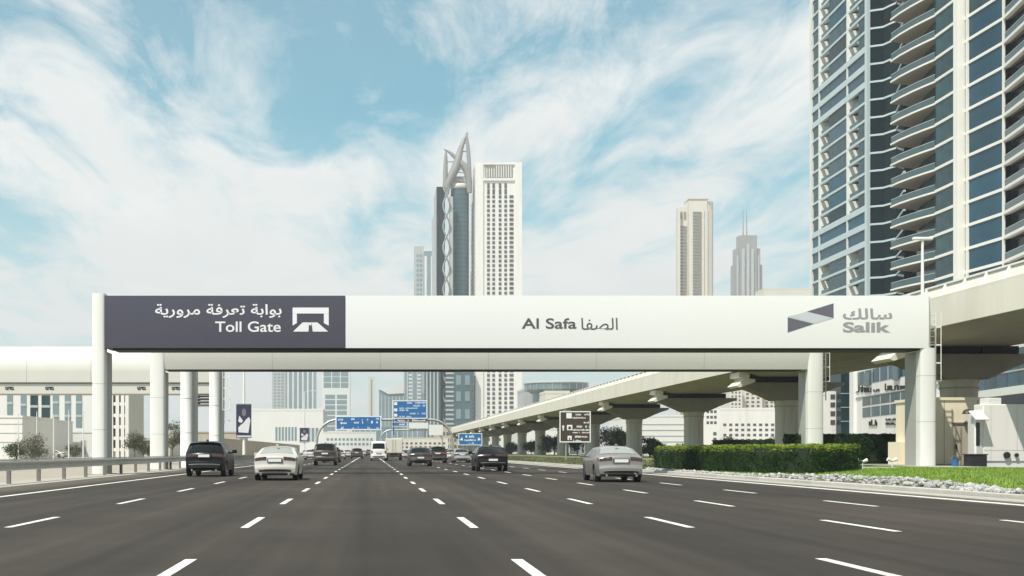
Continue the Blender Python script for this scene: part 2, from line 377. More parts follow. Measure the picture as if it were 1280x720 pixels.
# stones along the kerb
def rock_mesh(items):
    ico = bmesh.new(); bmesh.ops.create_icosphere(ico, subdivisions=1, radius=1); bv = [v.co.copy() for v in ico.verts]; bf = [[w.index for w in q.verts] for q in ico.faces]; ico.free()
    v = []; f = []
    for (x, y, z, r) in items:
        o = len(v); sx, sy, sz = random.uniform(.7,1.3), random.uniform(.7,1.3), random.uniform(.5,.9); a = random.uniform(0, 6.3)
        for p in bv:
            k = random.uniform(.72, 1.2); px, py = p.x*sx*k*r, p.y*sy*k*r
            v.append((x+px*math.cos(a)-py*math.sin(a), y+px*math.sin(a)+py*math.cos(a), z+p.z*sz*k*r))
        f += [tuple(i+o for i in q) for q in bf]
    me = bpy.data.meshes.new('rock'); me.from_pydata(v, [], f); me.materials.append(M['rock']); return me
it = []
for i in range(1900):
    y = random.uniform(24, 72)
    wmax = .6 if y < 33 else .30 if y > 52.5 else (.6+1.9*math.sin((y-33)/20*math.pi)**.8)
    u = random.random(); x = 16.62+u*wmax; h = .13*math.sin(min(1,u+.1)*math.pi)*(wmax/2.2)
    it.append((x, y, lawn_z(x)+random.uniform(.0,.06)+h*random.random(), random.choice((.04,.05,.07,.09,.12))*random.uniform(.8,1.2)))
obj('rocks', rock_mesh(it), kind='stuff')

# ------------------------------------------------------------------ metro viaduct: deck spans on piers
PX, PSP, PY0 = 36.0, 30.0, 73.3
piers_y = [PY0+PSP*k for k in range(-1, 14)]
via = thing('metro_viaduct', 'long pale concrete metro viaduct running beside the motorway on round piers', 'viaduct')
sec = [(31.3,8.12),(31.3,9.56),(31.55,9.60),(31.62,8.95),(40.38,8.95),(40.45,9.60),(40.7,9.56),(40.7,8.12),(38.7,7.58),(33.3,7.58)]
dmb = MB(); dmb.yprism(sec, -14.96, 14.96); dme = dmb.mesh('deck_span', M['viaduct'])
rail = MB()
for xx in (34.1,35.5,36.6,38.0): rail.box(xx-.04,xx+.04,-14.96,14.96,8.95,9.12)
rme = rail.mesh('track_rail', M['steeldark'])
cop = MB(); cop.box(31.22,31.62,-14.96,14.96,9.603,9.72); cme = cop.mesh('parapet_coping', M['parapet'])
ppm = MB(); ppm.yprism([(31.18,8.04),(31.297,8.04),(31.297,9.60),(31.22,9.60)], -14.96, 14.96); ppe = ppm.mesh('parapet_panel', M['parapet'])
scr = MB(); scr.yprism([(31.40,9.723),(31.47,9.723),(31.75,10.36),(31.68,10.36)], -14.96, 14.96); sme = scr.mesh('parapet_screen', M['cream'])
for y in piers_y[:-1]:
    o = obj('deck_span', dme, via, loc=(0, y+15, 0))
    obj('parapet_coping', cme, o); obj('parapet_panel', ppe, o); obj('parapet_screen', sme, o); obj('track_rail', rme, o, kind='stuff')
pm = MB(); pm.yprism([(31.26,9.722),(31.40,9.722),(31.72,10.42),(31.58,10.42)], -.09, .09); pme = pm.mesh('screen_post', M['whitemetal'])
for k in range(125): obj('screen_post', pme, via, loc=(0, 46+2.2*k, 0))
hr = MB(); hr.box(31.56,31.76,44,470,10.362,10.46); hr.build('top_rail', M['whitemetal'], via)
# the bend at the far end
fb = MB()
px, py, ang = 36.0, piers_y[-1], math.pi/2
pts = []
for k in range(14):
    pts.append((px, py, ang)); px += 12*math.cos(ang); py += 12*math.sin(ang); ang -= .05
v = []; f = []
for (x, y, a) in pts:
    nx, ny = math.sin(a), -math.cos(a)
    for (sx, sz) in sec: v.append((x+nx*(sx-36), y+ny*(sx-36), sz))
n = len(sec)
for i in range(len(pts)-1):
    for k in range(n): f.append((i*n+k, i*n+(k+1)%n, (i+1)*n+(k+1)%n, (i+1)*n+k))
fb.add(v, f); fb.build('curved_deck', M['viaduct'], via)
# pier: column, hammerhead, bearings with black fill for the shaded gap
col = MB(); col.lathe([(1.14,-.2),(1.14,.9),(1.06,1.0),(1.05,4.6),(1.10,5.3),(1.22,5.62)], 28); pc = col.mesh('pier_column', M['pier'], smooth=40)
ring = MB(); ring.lathe([(1.09,5.02),(1.14,5.02),(1.14,5.10),(1.09,5.10)], 28); pring = ring.mesh('pier_ring', M['viaduct'], smooth=40)
hp = [(-4.45,7.08),(-4.45,6.88)]
for k in range(9):
    t = k/8; hp.append((-4.1+t*2.85, 6.72-1.15*t**1.2))
hp += [(-x, z) for x, z in reversed(hp[2:])]+[(4.45,6.88),(4.45,7.08)]
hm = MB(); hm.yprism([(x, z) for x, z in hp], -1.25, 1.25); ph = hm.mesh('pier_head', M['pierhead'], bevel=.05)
br = MB(); br.yprism([(-4.85,6.78),(-4.55,6.62),(-3.2,7.10),(-3.2,7.34),(-3.75,7.42),(-3.65,7.60),(-3.7,7.92),(-4.55,7.99),(-4.62,7.55),(-4.1,7.42)], -1.30, 1.30)
pb = br.mesh('shear_bracket', M['parapet'], bevel=.03)
be = MB(); be.box(-3.5,-1.92,-.3,.3,7.083,7.62); be.box(-1.18,1.18,-.3,.3,7.083,7.575); be.box(1.92,3.5,-.3,.3,7.083,7.62); be.box(-1.9,-1.2,-.45,.45,7.083,7.575); be.box(1.2,1.9,-.45,.45,7.083,7.575); pbe = be.mesh('bearing_shade_fill', M['black'])  # bearings plus black boxes that stand in for shade in the gap
ords = ['behind the beige hut', 'beside the second toll gantry column', 'rising over the middle of the hedge', 'behind the bronze saloon', 'right of the brown tourist sign',
        'partly covered by the brown tourist sign', 'next one left of the brown tourist sign', 'second one left of the brown tourist sign', 'third one left of the brown tourist sign',
        'nearest the black crossover and blue sign', 'just beyond the low blue sign', 'fourth one beyond the low blue sign', 'third from the far end', 'second from the far end', 'farthest of all']
names = ['standing next before the beige hut']+ords
for k, y in enumerate(piers_y):
    if k == 0: continue
    t = thing('viaduct_pier', 'round concrete viaduct pier with wide hammerhead, '+ords[k-1], 'pier', (PX, y, LAWN_Z-.2 if y < 95 else .2), 0, 'piers of the metro viaduct')
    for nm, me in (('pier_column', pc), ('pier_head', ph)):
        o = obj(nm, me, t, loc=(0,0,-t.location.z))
    obj('pier_ring', pring, t, loc=(0,0,-t.location.z)); obj('shear_bracket', pb, t, loc=(0,0,-t.location.z)); obj('bearing_shade_fill', pbe, t, loc=(0,0,-t.location.z))
lm = thing('viaduct_lamp', 'slim white lamp post with a short double head standing on the viaduct parapet', 'lamp', (31.42, 68.2, 9.72))
q = MB(); q.tube([(0,0,0),(0,0,3.5)], [.10,.07], 10); q.build('pole', M['whitemetal'], lm, smooth=50)
q = MB(); q.box(-.55,.55,-.14,.14,3.5,3.66); q.build('lamp_head', M['whitemetal'], lm, bevel=.04)
q = MB(); q.lathe([(.17,0),(.17,.3),(.11,.36)], 12); q.build('base_sleeve', M['whitemetal'], lm)

# ------------------------------------------------------------------ toll gantries
BOW = None
def surf(z): return 0 if BOW is None else BOW[0]*(2*(z-BOW[1])/(BOW[2]-BOW[1])-1)**2
def flat_text(body, x0, x1, z0, z1, name, m, parent, y, bold=0.0, spacing=1.0):
    c = bpy.data.curves.new('t', 'FONT'); c.body = body; c.extrude = 0; c.offset = bold; c.space_character = spacing; c.resolution_u = 6
    o = bpy.data.objects.new('t', c); COL.objects.link(o)
    dg = bpy.context.evaluated_depsgraph_get(); me = bpy.data.meshes.new_from_object(o.evaluated_get(dg))
    bpy.data.objects.remove(o); bpy.data.curves.remove(c)
    P = np.array([v.co[:] for v in me.vertices]); lo, hi = P.min(0), P.max(0)
    Q = np.zeros_like(P)
    Q[:,0] = x0+(P[:,0]-lo[0])/(hi[0]-lo[0])*(x1-x0); Q[:,2] = z0+(P[:,1]-lo[1])/(hi[1]-lo[1])*(z1-z0); Q[:,1] = y+np.array([surf(z) for z in Q[:,2]])
    me.vertices.foreach_set('co', Q.ravel()); me.materials.clear(); me.materials.append(m)
    bm = bmesh.new(); bm.from_mesh(me)
    ex = bmesh.ops.extrude_face_region(bm, geom=bm.faces[:]); bmesh.ops.translate(bm, vec=(0,.008,0), verts=[e for e in ex['geom'] if isinstance(e, bmesh.types.BMVert)])
    bmesh.ops.recalc_face_normals(bm, faces=bm.faces[:]); bm.to_mesh(me); bm.free()
    me.polygons.foreach_set('use_smooth', [False]*len(me.polygons)); me.name = name
    return obj(name, me, parent, kind='stuff')
def flat_poly(polys, name, m, parent, y, d=.009):
    for p in polys:
        q = MB().yprism(p, y, y+d); q.v = [(a, b_+surf(c_), c_) for a, b_, c_ in q.v]; q.build(name, m, parent)
G1 = 62.5
gan = thing('toll_gantry', 'wide white toll gantry with a slate and white sign board across the road', 'toll gantry', (0, G1, 0))
X = lambda px: atx(px, G1); Z = lambda py: atz(py, G1)
zb, zt = Z(435.0), Z(369.5)
def bowed(x0, x1, z0, z1, y, depth, bow, n=10):
    """box whose front is bowed a little from top to bottom"""
    p = []
    for k in range(n+1):
        t = k/n; p.append((y-bow*(1-(2*t-1)**2)+bow, z0+(z1-z0)*t))
    p += [(y+depth, z1), (y+depth, z0)]
    q = MB(); q.xprism(p, x0, x1); return q
bowed(X(131), X(432)-.02, zb, zt, -.02, 1.9, .035).build('dark_sign_panel', M['signdark'], gan, smooth=25)
dp = gan.children[-1]
bowed(X(432), X(1161), zb, zt, -.02, 1.9, .035).build('white_sign_panel', M['signwhite'], gan, smooth=25); wp = [c for c in gan.children if c.name == 'white_sign_panel'][0]
dp = [c for c in gan.children if c.name == 'dark_sign_panel'][0]
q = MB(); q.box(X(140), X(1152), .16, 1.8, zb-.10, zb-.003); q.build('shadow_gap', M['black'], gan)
def gantry_column(x0, x1, ztop, flip, parent, bot, m1, m2):
    """rounded white front shaft with a flat grey web behind it"""
    q = MB(); w = x1-x0; r_ = w/2; n = 14
    poly = [(x0+r_-r_*math.cos(math.pi*k/n), .16-.16*math.sin(math.pi*k/n)**.8) for k in range(n+1)]
    poly += [(x1,.6),(x0,.6)]
    q.prism(poly, bot, ztop); o = q.build('gantry_column', m1, parent, smooth=40)
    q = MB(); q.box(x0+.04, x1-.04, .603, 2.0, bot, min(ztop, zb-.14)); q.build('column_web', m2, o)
    for zz in (bot+2.35, bot+4.75):
        q = MB(); q.prism([(a+(a-(x0+r_))*.012, b-.004) for a, b in poly], zz, zz+.02); q.build('column_joint', M['gantry_grey'], o)
    q = MB(); q.box(x0-.2, x1+.2, -.15, 2.2, bot-.15, bot+.06); q.build('base_plinth', M['concrete'], o)
    return o
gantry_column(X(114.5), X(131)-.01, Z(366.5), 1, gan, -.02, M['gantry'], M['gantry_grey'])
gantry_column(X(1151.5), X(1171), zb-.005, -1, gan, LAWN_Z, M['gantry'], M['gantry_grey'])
q = MB(); q.prism([(X(1161)+.005,.1),(X(1161)+.15,.16),(X(1161)+.22,.4),(X(1161)+.22,1.9),(X(1161)+.005,1.9)], zb, zt-.03); q.build('end_cap', M['gantry'], gan, smooth=40)
yt = -.155+.10
def zx(x, y, s, ox, oy): return (X(ox+x/s), Z(oy+y/s))
T = lambda pts, s, ox, oy: [zx(a, b, s, ox, oy) for a, b in pts]
k = 3.765
icon = [T([(963,130),(1133,130),(1133,158),(963,158)],k,110,350), T([(963,158.5),(983,158.5),(983,203),(963,215)],k,110,350), T([(1110,158.5),(1133,158.5),(1133,215),(1110,203)],k,110,350),
        T([(1010,200),(1040,200),(1038,243),(965,243)],k,110,350), T([(1052,200),(1080,200),(1130,243),(1058,243)],k,110,350), T([(1040.5,200),(1051.5,200),(1051.5,213),(1040.5,213)],k,110,350)]
YT = -.03; BOW = (.035, zb, zt)
flat_poly(icon, 'toll_gate_emblem', M['letterwhite'], dp, YT)
rev = lambda s: s[::-1]
AR1 = '\uFE91\uFEEE\uFE8D\uFE91\uFE94 \uFE97\uFECC\uFEAE\uFED3\uFE94 \uFEE3\uFEAE\uFEED\uFEAD\uFEF3\uFE94'
AR2 = '\uFE8D\uFEDF\uFEBC\uFED4\uFE8E'; AR3 = '\uFEB3\uFE8E\uFEDF\uFEDA'
flat_text(rev(AR1), X(194), X(352), Z(397.5), Z(380), 'arabic_lettering', M['letterwhite'], dp, YT, .012)
flat_text('Toll Gate', X(269), X(351), Z(415), Z(401.8), 'lettering', M['letterwhite'], dp, YT, .012)
flat_text('Al Safa', X(652), X(720.5), Z(411), Z(397.8), 'lettering', M['lettergrey'], wp, YT, .016)
flat_text(rev(AR2), X(726.5), X(772), Z(412.5), Z(397.5), 'arabic_lettering', M['lettergrey'], wp, YT, .003)
flat_text('Salik', X(1053.5), X(1112.5), Z(415.6), Z(402.5), 'lettering', M['letterpale'], wp, YT, .03)
flat_text(rev(AR3), X(1053.5), X(1115), Z(399.5), Z(385.5), 'arabic_lettering', M['letterpale'], wp, YT, .02)
k = 5.333
flat_poly([T([(237,195),(410,240),(237,297)],k,940,360), T([(365,157),(543,102),(543,200)],k,940,360)], 'logo_facet', M['logodark'], wp, YT)
flat_poly([T([(241,190),(362,158),(540,202),(414,239)],k,940,360)], 'logo_band', M['logopale'], wp, YT)
def ladder(x, y, z0, z1, parent, w=.5):
    q = MB()
    for a in (-w/2, w/2): q.box(x+a-.03, x+a+.03, y-.03, y+.03, z0, z1)
    o = q.build('ladder', M['whitemetal'], parent)
    q = MB()
    zz = z0+.3
    while zz < z1:
        q.box(x-w/2, x+w/2, y-.018, y+.018, zz, zz+.035); zz += .3
    q.build('rungs', M['whitemetal'], o, kind='stuff')
    q = MB(); zz = z0+1.2
    while zz < z1:                       # safety hoops
        q.box(x-w/2-.1, x+w/2+.1, y-.45, y-.41, zz, zz+.07); q.box(x-w/2-.1, x-w/2-.06, y-.41, y, zz, zz+.07); q.box(x+w/2+.06, x+w/2+.1, y-.41, y, zz, zz+.07); zz += .95
    for a in (-w/2-.08, 0, w/2+.08): q.box(x+a-.02, x+a+.02, y-.475, y-.452, z0+1.2, z1)
    q.build('safety_cage', M['whitemetal'], o)
ladder(X(1176)+.12, 1.3, 3.7, 8.6, gan, .42)
G2 = 78.5
g2 = thing('toll_gantry', 'plain grey beam toll gantry standing directly behind the lettered one', 'toll gantry', (0, G2, 0))
x2 = lambda px: atx(px, G2); z2 = lambda py: atz(py, G2)
zb2, zt2 = z2(461.5), 9.3
bowed(x2(205)+.005, x2(1016)-.005, zb2, zt2, .05, 1.8, .14).build('cross_beam', M['gantry_beam'], g2, smooth=25)
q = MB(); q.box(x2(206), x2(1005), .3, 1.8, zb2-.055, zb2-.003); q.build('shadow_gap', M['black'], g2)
for kx in range(1, 6):
    xx = x2(205)+(x2(1016)-x2(205))*kx/6; bo = bowed(xx-.012, xx+.012, zb2, zt2, .045, .3, .14); bo.build('beam_joint', M['gantry_grey'], g2)
zb_s = zb; zb = zb2
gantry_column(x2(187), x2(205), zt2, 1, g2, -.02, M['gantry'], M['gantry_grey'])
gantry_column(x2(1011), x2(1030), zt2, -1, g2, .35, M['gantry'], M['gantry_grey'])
zb = zb_s
ladder(x2(1035)+.1, 1.2, 4.6, 8.6, g2, .42)
# ------------------------------------------------------------------ hedges, trees, small things on the verge
def leaf_mesh(pts, nrm, size, m, jitter=.8):
    n = len(pts); a = RNG.normal(size=(n,3)); nn = nrm+a*jitter; nn /= np.linalg.norm(nn, axis=1)[:,None]+1e-9
    t = np.cross(nn, RNG.normal(size=(n,3))); t /= np.linalg.norm(t, axis=1)[:,None]+1e-9
    b = np.cross(nn, t); s = size*RNG.uniform(.6, 1.4, (n,1))
    V = np.stack([pts-t*s*.9, pts+b*s*.45, pts+t*s*.9, pts-b*s*.45], 1).reshape(-1,3)
    me = bpy.data.meshes.new('leaf'); me.vertices.add(4*n); me.vertices.foreach_set('co', V.ravel().astype(np.float32))
    me.loops.add(4*n); me.loops.foreach_set('vertex_index', np.arange(4*n, dtype=np.int32))
    me.polygons.add(n); me.polygons.foreach_set('loop_start', np.arange(0, 4*n, 4, dtype=np.int32)); me.polygons.foreach_set('loop_total', np.full(n, 4, np.int32))
    me.update(calc_edges=True); me.materials.append(m); return me
def hedge(name, label, poly, z0, z1, nleaf, size, m, round_=.28, sunlit=None):
    """clipped hedge: dark core with leaves spread over its skin"""
    base = thing(name, label, 'hedge', (0,0,0))
    P = [Vector(p) for p in poly]; c = sum(P, Vector((0,0)))/len(P)
    ins = [(p+(c-p).normalized()*.22) for p in P]
    q = MB(); q.prism([(p.x,p.y) for p in ins], z0-.1, z1-.16); q.build('hedge_core', M['hedgecore'], base)
    n = len(P); L_ = [(P[(i+1)%n]-P[i]).length for i in range(n)]; tot = sum(L_)
    pts = []; nr = []
    H = z1-z0
    sw = [0]
    area_side = tot*H; x0, x1 = min(p.x for p in P), max(p.x for p in P); y0, y1 = min(p.y for p in P), max(p.y for p in P)
    def inside(x, y):
        k = False
        for i in range(n):
            a, b = P[i], P[(i+1)%n]
            if (a.y > y) != (b.y > y) and x < (b.x-a.x)*(y-a.y)/(b.y-a.y)+a.x: k = not k
        return k
    ar = abs(sum(P[i].x*P[(i+1)%n].y-P[(i+1)%n].x*P[i].y for i in range(n)))/2
    ns = int(nleaf*area_side/(area_side+ar))
    lump = lambda a, b: .07*math.sin(a*2.1+1.3*math.sin(b*3))+.05*math.sin(a*5.3+b*4.1)
    for i in range(ns):
        u = random.uniform(0, tot); e = 0
        while u > L_[e]: u -= L_[e]; e += 1
        d = (P[(e+1)%n]-P[e]).normalized(); out = Vector((d.y,-d.x))
        if (P[e]+d*u+out-c).length < (P[e]+d*u-c).length: out = -out
        z = z0+H*random.random()**.9; rr = max(0, z-(z1-round_))/round_
        off = -round_*.8*(1-math.sqrt(max(0,1-rr*rr)))+lump(u+e*9, z)-random.random()**2*.16+.02
        p = P[e]+d*u+out*off; pts.append((p.x, p.y, z)); nr.append((out.x*(1-rr*.7), out.y*(1-rr*.7), .25+rr))
    while len(pts) < nleaf:
        x, y = random.uniform(x0,x1), random.uniform(y0,y1)
        if not inside(x, y): continue
        pts.append((x, y, z1-.02+lump(x*2, y)*.6-random.random()**2*.12)); nr.append((0,0,1))
    P3, N3 = np.array(pts), np.array(nr)
    if sunlit:          # top leaves in a paler copy, sunlight put into their colour
        lit_top = (P3[:,2] > z1-.36) & (RNG.random(len(P3)) < np.clip((P3[:,2]-z1+.36)/.16, 0, .92))
        obj('sunlit_top_leaves', leaf_mesh(P3[lit_top]+np.array([0,0,.02]), N3[lit_top]+np.array([0,0,.8]), size, sunlit, .5), base); P3, N3 = P3[~lit_top], N3[~lit_top]
    me = leaf_mesh(P3, N3, size, m); obj('leaves', me, base)
    q = MB()
    for i in range(n):
        for t in (.2,.5,.8):
            p = (P[i]*(1-t)+P[(i+1)%n]*t); p = p+(c-p).normalized()*.35; q.tube([(p.x,p.y,z0-.1),(p.x+.05,p.y,z0+.5)], .04, 5)
    q.build('stems', M['bark'], base, kind='stuff')
    return base
hedge('clipped_hedge', 'long low clipped green hedge with bright rounded top beside the kerb', [(17.75,75),(17.9,62),(18.5,55.5),(19.5,52.6),(22.1,53.9),(22.2,75)], .12, 1.50, 85000, .044, M['hedgeleaf'], .50, M['sunlitleaf'])
hedge('clipped_hedge', 'tall dark green hedge behind the lawn, left of the beige hut', [(28.6,80),(36,80),(36,83),(28.6,83)], .35, 2.35, 16000, .085, M['darkleaf'], .5)
hedge('clipped_hedge', 'dark bushy hedge under the viaduct behind the middle viaduct pier', [(41,140),(47.5,140),(47.5,144),(41,144)], .2, 2.5, 7000, .14, M['darkleaf'], .9)

def tree(name, label, x, y, h, spread, crown_low, n, size, m, seed, trunk_r=.14, clumps=14, z0=.1, sparse=1.0, group=None):
    rnd = random.Random(seed); rng = np.random.default_rng(seed)
    t = thing(name, label, 'bush' if crown_low < .6 else 'tree', (x, y, z0), 0, group)
    q = MB(); top = h*.55
    q.tube([(0,0,-.1),(rnd.uniform(-.1,.1),0,top*.4),(rnd.uniform(-.2,.2),rnd.uniform(-.2,.2),top)], [trunk_r,trunk_r*.8,trunk_r*.45], 7)
    cl = []
    for i in range(clumps):
        a = rnd.uniform(0, 6.28); rr = spread*math.sqrt(rnd.random())*.72; zz = crown_low+(h-crown_low)*rnd.uniform(.22,.82)
        k = 1-abs((zz-crown_low)/(h-crown_low)-.42)*.9
        cl.append((rr*k*math.cos(a), rr*k*math.sin(a), zz, spread*rnd.uniform(.28,.5)))
    for (cx_, cy_, cz_, r_) in cl[:9]:
        q.tube([(0,0,min(top*.5, cz_*.55)),(cx_*.5,cy_*.5,cz_*.75),(cx_,cy_,cz_)], [trunk_r*.5,trunk_r*.3,trunk_r*.12], 5)
    q.build('trunk', M['bark'], t, smooth=60)
    pts = []; nr = []
    per = n//clumps
    for (cx_, cy_, cz_, r_) in cl:
        d = rng.normal(size=(per,3)); d /= np.linalg.norm(d, axis=1)[:,None]
        rad = r_*rng.random((per,1))**.4*rng.uniform(.75,1.2,(per,1)); p = d*rad*np.array([1,1,.78])+np.array([cx_,cy_,cz_]); pts.append(p); nr.append(d+np.array([0,0,.3]))
    obj('crown', leaf_mesh(np.concatenate(pts), np.concatenate(nr), size, m), t)
    return t
tr = [(693,248,4.9,3.6,'round dark tree standing just left of the brown tourist sign'),(664,275,3.6,3.0,'low dark bushy tree further along, left of the brown tourist sign'),(682,262,4.0,2.8,'small dark tree filling the gap between two far viaduct piers'),
      (722,235,4.8,3.4,'dark spreading tree behind the posts of the brown tourist sign'),(765,205,5.6,3.9,'tall olive tree between the piers above the bronze saloon'),(778,190,4.6,2.8,'olive bushy tree touching the pier above the bronze saloon'),
      (812,176,3.4,2.6,'dark bushy tree just left of the near end of the long hedge'),(640,310,3.2,2.8,'far dark bush seen under the viaduct right of the black crossover')]
for i, (px, Y, h, s_, lb) in enumerate(tr):
    tree('bushy_tree', lb, atx(px, Y), Y, h, s_, .5, 3600, .17, M['treeleaf'] if i in (4,5) else M['darkleaf'], 40+i, clumps=16, group='trees beyond the viaduct piers')
for i, (px, Y, h, s_, lb, mm) in enumerate([(908,150,3.2,1.9,'pale olive shrub in front of the white building with rows of windows','oliveleaf'),(945,138,2.3,1.9,'dark round shrub left of the pier over the hedge','darkleaf'),(965,132,2.6,1.5,'dark shrub touching the pier over the hedge','darkleaf'),(858,150,2.1,1.6,'small dark shrub just left of the second pier over the hedge','darkleaf'),(826,160,1.9,1.7,'small dark shrub above the left end of the hedge','darkleaf'),
      (45,150,3.0,3.4,'broad pale olive bush behind the guardrail by the flag poles','oliveleaf'),(92,236,2.2,2.2,'low olive bush just right of the white parked car','oliveleaf'),(20,155,2.0,2.6,'low dark bush at the foot of the white pavilion','darkleaf'),(168,175,4.0,2.2,'thin olive tree between the first two toll gantry columns','oliveleaf'),(216,160,5.4,2.6,'sparse olive tree right of the second toll gantry column','oliveleaf'),(180,190,3.2,2.4,'low olive tree behind the guardrail near the second toll gantry','oliveleaf')]):
    tree('shrub', lb, atx(px, Y), Y, h, s_, .35 if h < 3.5 else 1.2, 2600, .12, M[mm], 70+i, .08, 11)

# utility hut under the viaduct
hut = thing('utility_hut', 'plain beige rendered utility hut with one door under the viaduct', 'hut', (30.7, 66, LAWN_Z))
q = MB(); q.box(0,3.05,0,4,-.3,3.62); q.build('wall', M['beige'], hut)
q = MB(); q.box(-.06,3.11,-.06,4.06,3.623,3.78); q.build('roof_slab', M['beige'], hut)
q = MB(); q.box(-.5,-.005,2.6,3.9,-.3,1.35); q.build('side_wall', M['beige'], hut)
q = MB(); q.box(1.42,2.46,-.045,.02,.07,2.22); q.box(1.40,2.48,-.05,.02,2.223,2.30); d = q.build('door', M['beigewall'], hut)
q = MB(); q.box(1.35,2.54,-.10,-.002,2.32,2.40); q.build('door_canopy', M['steeldark'], d)
q = MB(); q.box(1.5,1.56,-.12,-.048,.95,1.2); q.build('door_handle', M['plastic'], d)
q = MB(); q.tube([(2.2,0,3.0),(2.2,-.25,3.1),(2.0,-.4,3.05)], .03, 6); wl = q.build('wall_lamp', M['steeldark'], hut)
q = MB(); q.lathe([(.05,3.12),(.17,3.06),(.26,2.88),(.24,2.86)], 12, (1.96,-.42)); q.build('lamp_shade', M['plastic'], wl, smooth=40)
for xx in (.9, 2.75):
    q = MB(); q.box(xx-.012, xx+.012, -.008, .01, .1, 3.6); q.build('wall_joint', M['steeldark'], hut)
q = MB(); q.box(-.02,3.07,-.03,-.004,-.1,.12); q.build('plinth', M['concrete'], hut)
# white service cabin
cb = thing('service_cabin', 'boxy white service cabin with a side hatch standing right of the beige hut', 'cabin', (31.55, 62.0, LAWN_Z))
q = MB(); q.box(.16,4.6,0,1.0,.28,3.25); q.build('body', M['whiterender'], cb, bevel=.04)
q = MB(); q.box(.2,4.5,.05,.95,-.1,.278); q.build('skirt', M['whitemetal'], cb)
q = MB(); q.box(.42,1.15,.1,.9,3.253,3.58); q.build('roof_unit', M['whitemetal'], cb, bevel=.03)
q = MB(); q.prism([(-.36,-.1),(-.28,-.16),(.155,.02),(.155,.9),(-.2,.9)], .35, 2.75); hz_ = q.build('side_bay', M['whiterender'], cb, bevel=.02)
q = MB(); q.prism([(-.30,-.155),(-.28,-.172),(-.06,-.082),(-.06,-.06)], 1.1, 2.3); q.build('hatch_window', M['carglass'], hz_)
q = MB(); q.xprism([(-.6,2.45),(-.55,2.40),(.2,2.85),(.2,2.92)], -.5, .15); q.build('awning', M['whitemetal'], cb)
q = MB(); q.box(.55,.562,-.006,.01,.3,3.2); q.build('panel_seam', M['steel'], cb)
q = MB(); q.box(1.9,1.912,-.006,.01,.3,3.2); q.box(.18,4.58,-.006,.01,.86,.875); q.build('panel_seam', M['steel'], cb)
for xx, s_ in ((1.35,1.2),(1.85,.7)):
    q = MB(); q.lathe([(.14*s_,-.11),(.14*s_,.01)], 12, (xx,0)); 
    v = MB(); v.v = [(a, c_, .62+b) for a, b, c_ in q.v]; v.f = q.f; v.m = q.m; v.build('hose_socket', M['plastic'], cb)
q = MB(); q.box(-.35,.55,-1.0,-.35,0,.62); q.box(-.40,.60,-1.04,-.31,.622,.68); tag(q.build('generator_box', M['plastic'], None, bevel=.03, loc=(31.0,62.3,LAWN_Z)), 'low black generator box on the ground before the white service cabin', 'generator')
b = thing('bucket', 'small blue plastic bucket on the apron by the hut door', 'bucket', (30.05, 61.6, LAWN_Z+.03))
q = MB(); q.lathe([(.15,0),(.19,.38),(.20,.40),(.185,.40),(.145,.03)], 16); q.build('pail', M['bucket'], b, smooth=40)
q = MB(); q.tube([(.19*math.cos(a), 0.0, .38+.16*math.sin(a)) for a in [math.pi*k/8 for k in range(9)]], .008, 5); q.build('bail', M['steel'], b)
for i, (px, Y, lb) in enumerate([(1078,55.0,'small white garden spotlight on the lawn at the hedge end'),(1115,57.5,'small white garden spotlight on the lawn nearer the gantry column')]):
    X_ = atx(px, Y); t = thing('garden_spotlight', lb, 'spotlight', (X_, Y, lawn_z(X_)), 0, 'spotlights on the lawn')
    q = MB(); q.tube([(0,0,0),(0,0,.34)], .03, 8); q.build('spike', M['whitemetal'], t)
    for s_ in (-1, 1):
        q = MB(); q.tube([(s_*.02,0,.36),(s_*.22,-.02,.44)], [.05,.09], 10); q.build('lamp_head', M['whitemetal'], t)
q = MB(); q.box(-.85,.85,-.5,.5,-.02,.06); tag(q.build('manhole_slab', M['kerb'], None, bevel=.02, loc=(23.9, 56.6, lawn_z(23.9))), 'pale rectangular concrete slab lying in the lawn behind the stones', 'slab')

# ------------------------------------------------------------------ left side: guardrail, barrier, wall, poles
gr = thing('guardrail', 'weathered steel guardrail along the left shoulder', 'guardrail', (-13.3, 36, 0))
wp_ = [(-.02,.50),(.07,.52),(.09,.57),(.02,.63),(.01,.68),(.02,.73),(.09,.79),(.07,.84),(-.02,.86),(-.05,.84),(-.01,.78),(-.05,.70),(-.05,.66),(-.01,.58),(-.05,.52)]
q = MB(); q.yprism([(x+.12, z) for x, z in wp_], 0, 4.06); bme = q.mesh('rail_beam', M['steel'], smooth=35)
q = MB(); q.box(-.09,.05,-.06,.06,-.3,.82); pme_ = q.mesh('rail_post', M['steeldark'])
q = MB(); q.box(.053,.10,-.05,.05,.55,.80); bl = q.mesh('spacer', M['steeldark'])
for k in range(17):
    obj('rail_beam', bme, gr, loc=(.005*(k%2), 4*k, 0)); p_ = obj('rail_post', pme_, gr, loc=(0, 4*k+.3, 0)); obj('spacer', bl, p_)
q = MB(); q.box(-.02,.12,-.02,68,.875,.91); q.build('top_tube', M['steel'], gr)
cbr = thing('concrete_barrier', 'low pale concrete barrier with openings that carries on where the guardrail ends', 'barrier', (-12.9, 104, 0))
q = MB(); q.yprism([(-.3,0),(.3,0),(.2,.34),(-.2,.34)], 0, 3.96); q.box(-.17,.17,0,3.96,.70,.86)
for k in range(5): q.box(-.14,.14,.02+k*.9,.36+k*.9,.34,.70)
bm_ = q.mesh('barrier_block', M['concrete'])
for k in range(45): obj('barrier_block', bm_, cbr, loc=(0, 4*k, 0))
bw = thing('hoarding_wall', 'long plain beige hoarding wall receding beyond the concrete barrier', 'wall', (-20, 150, 0))
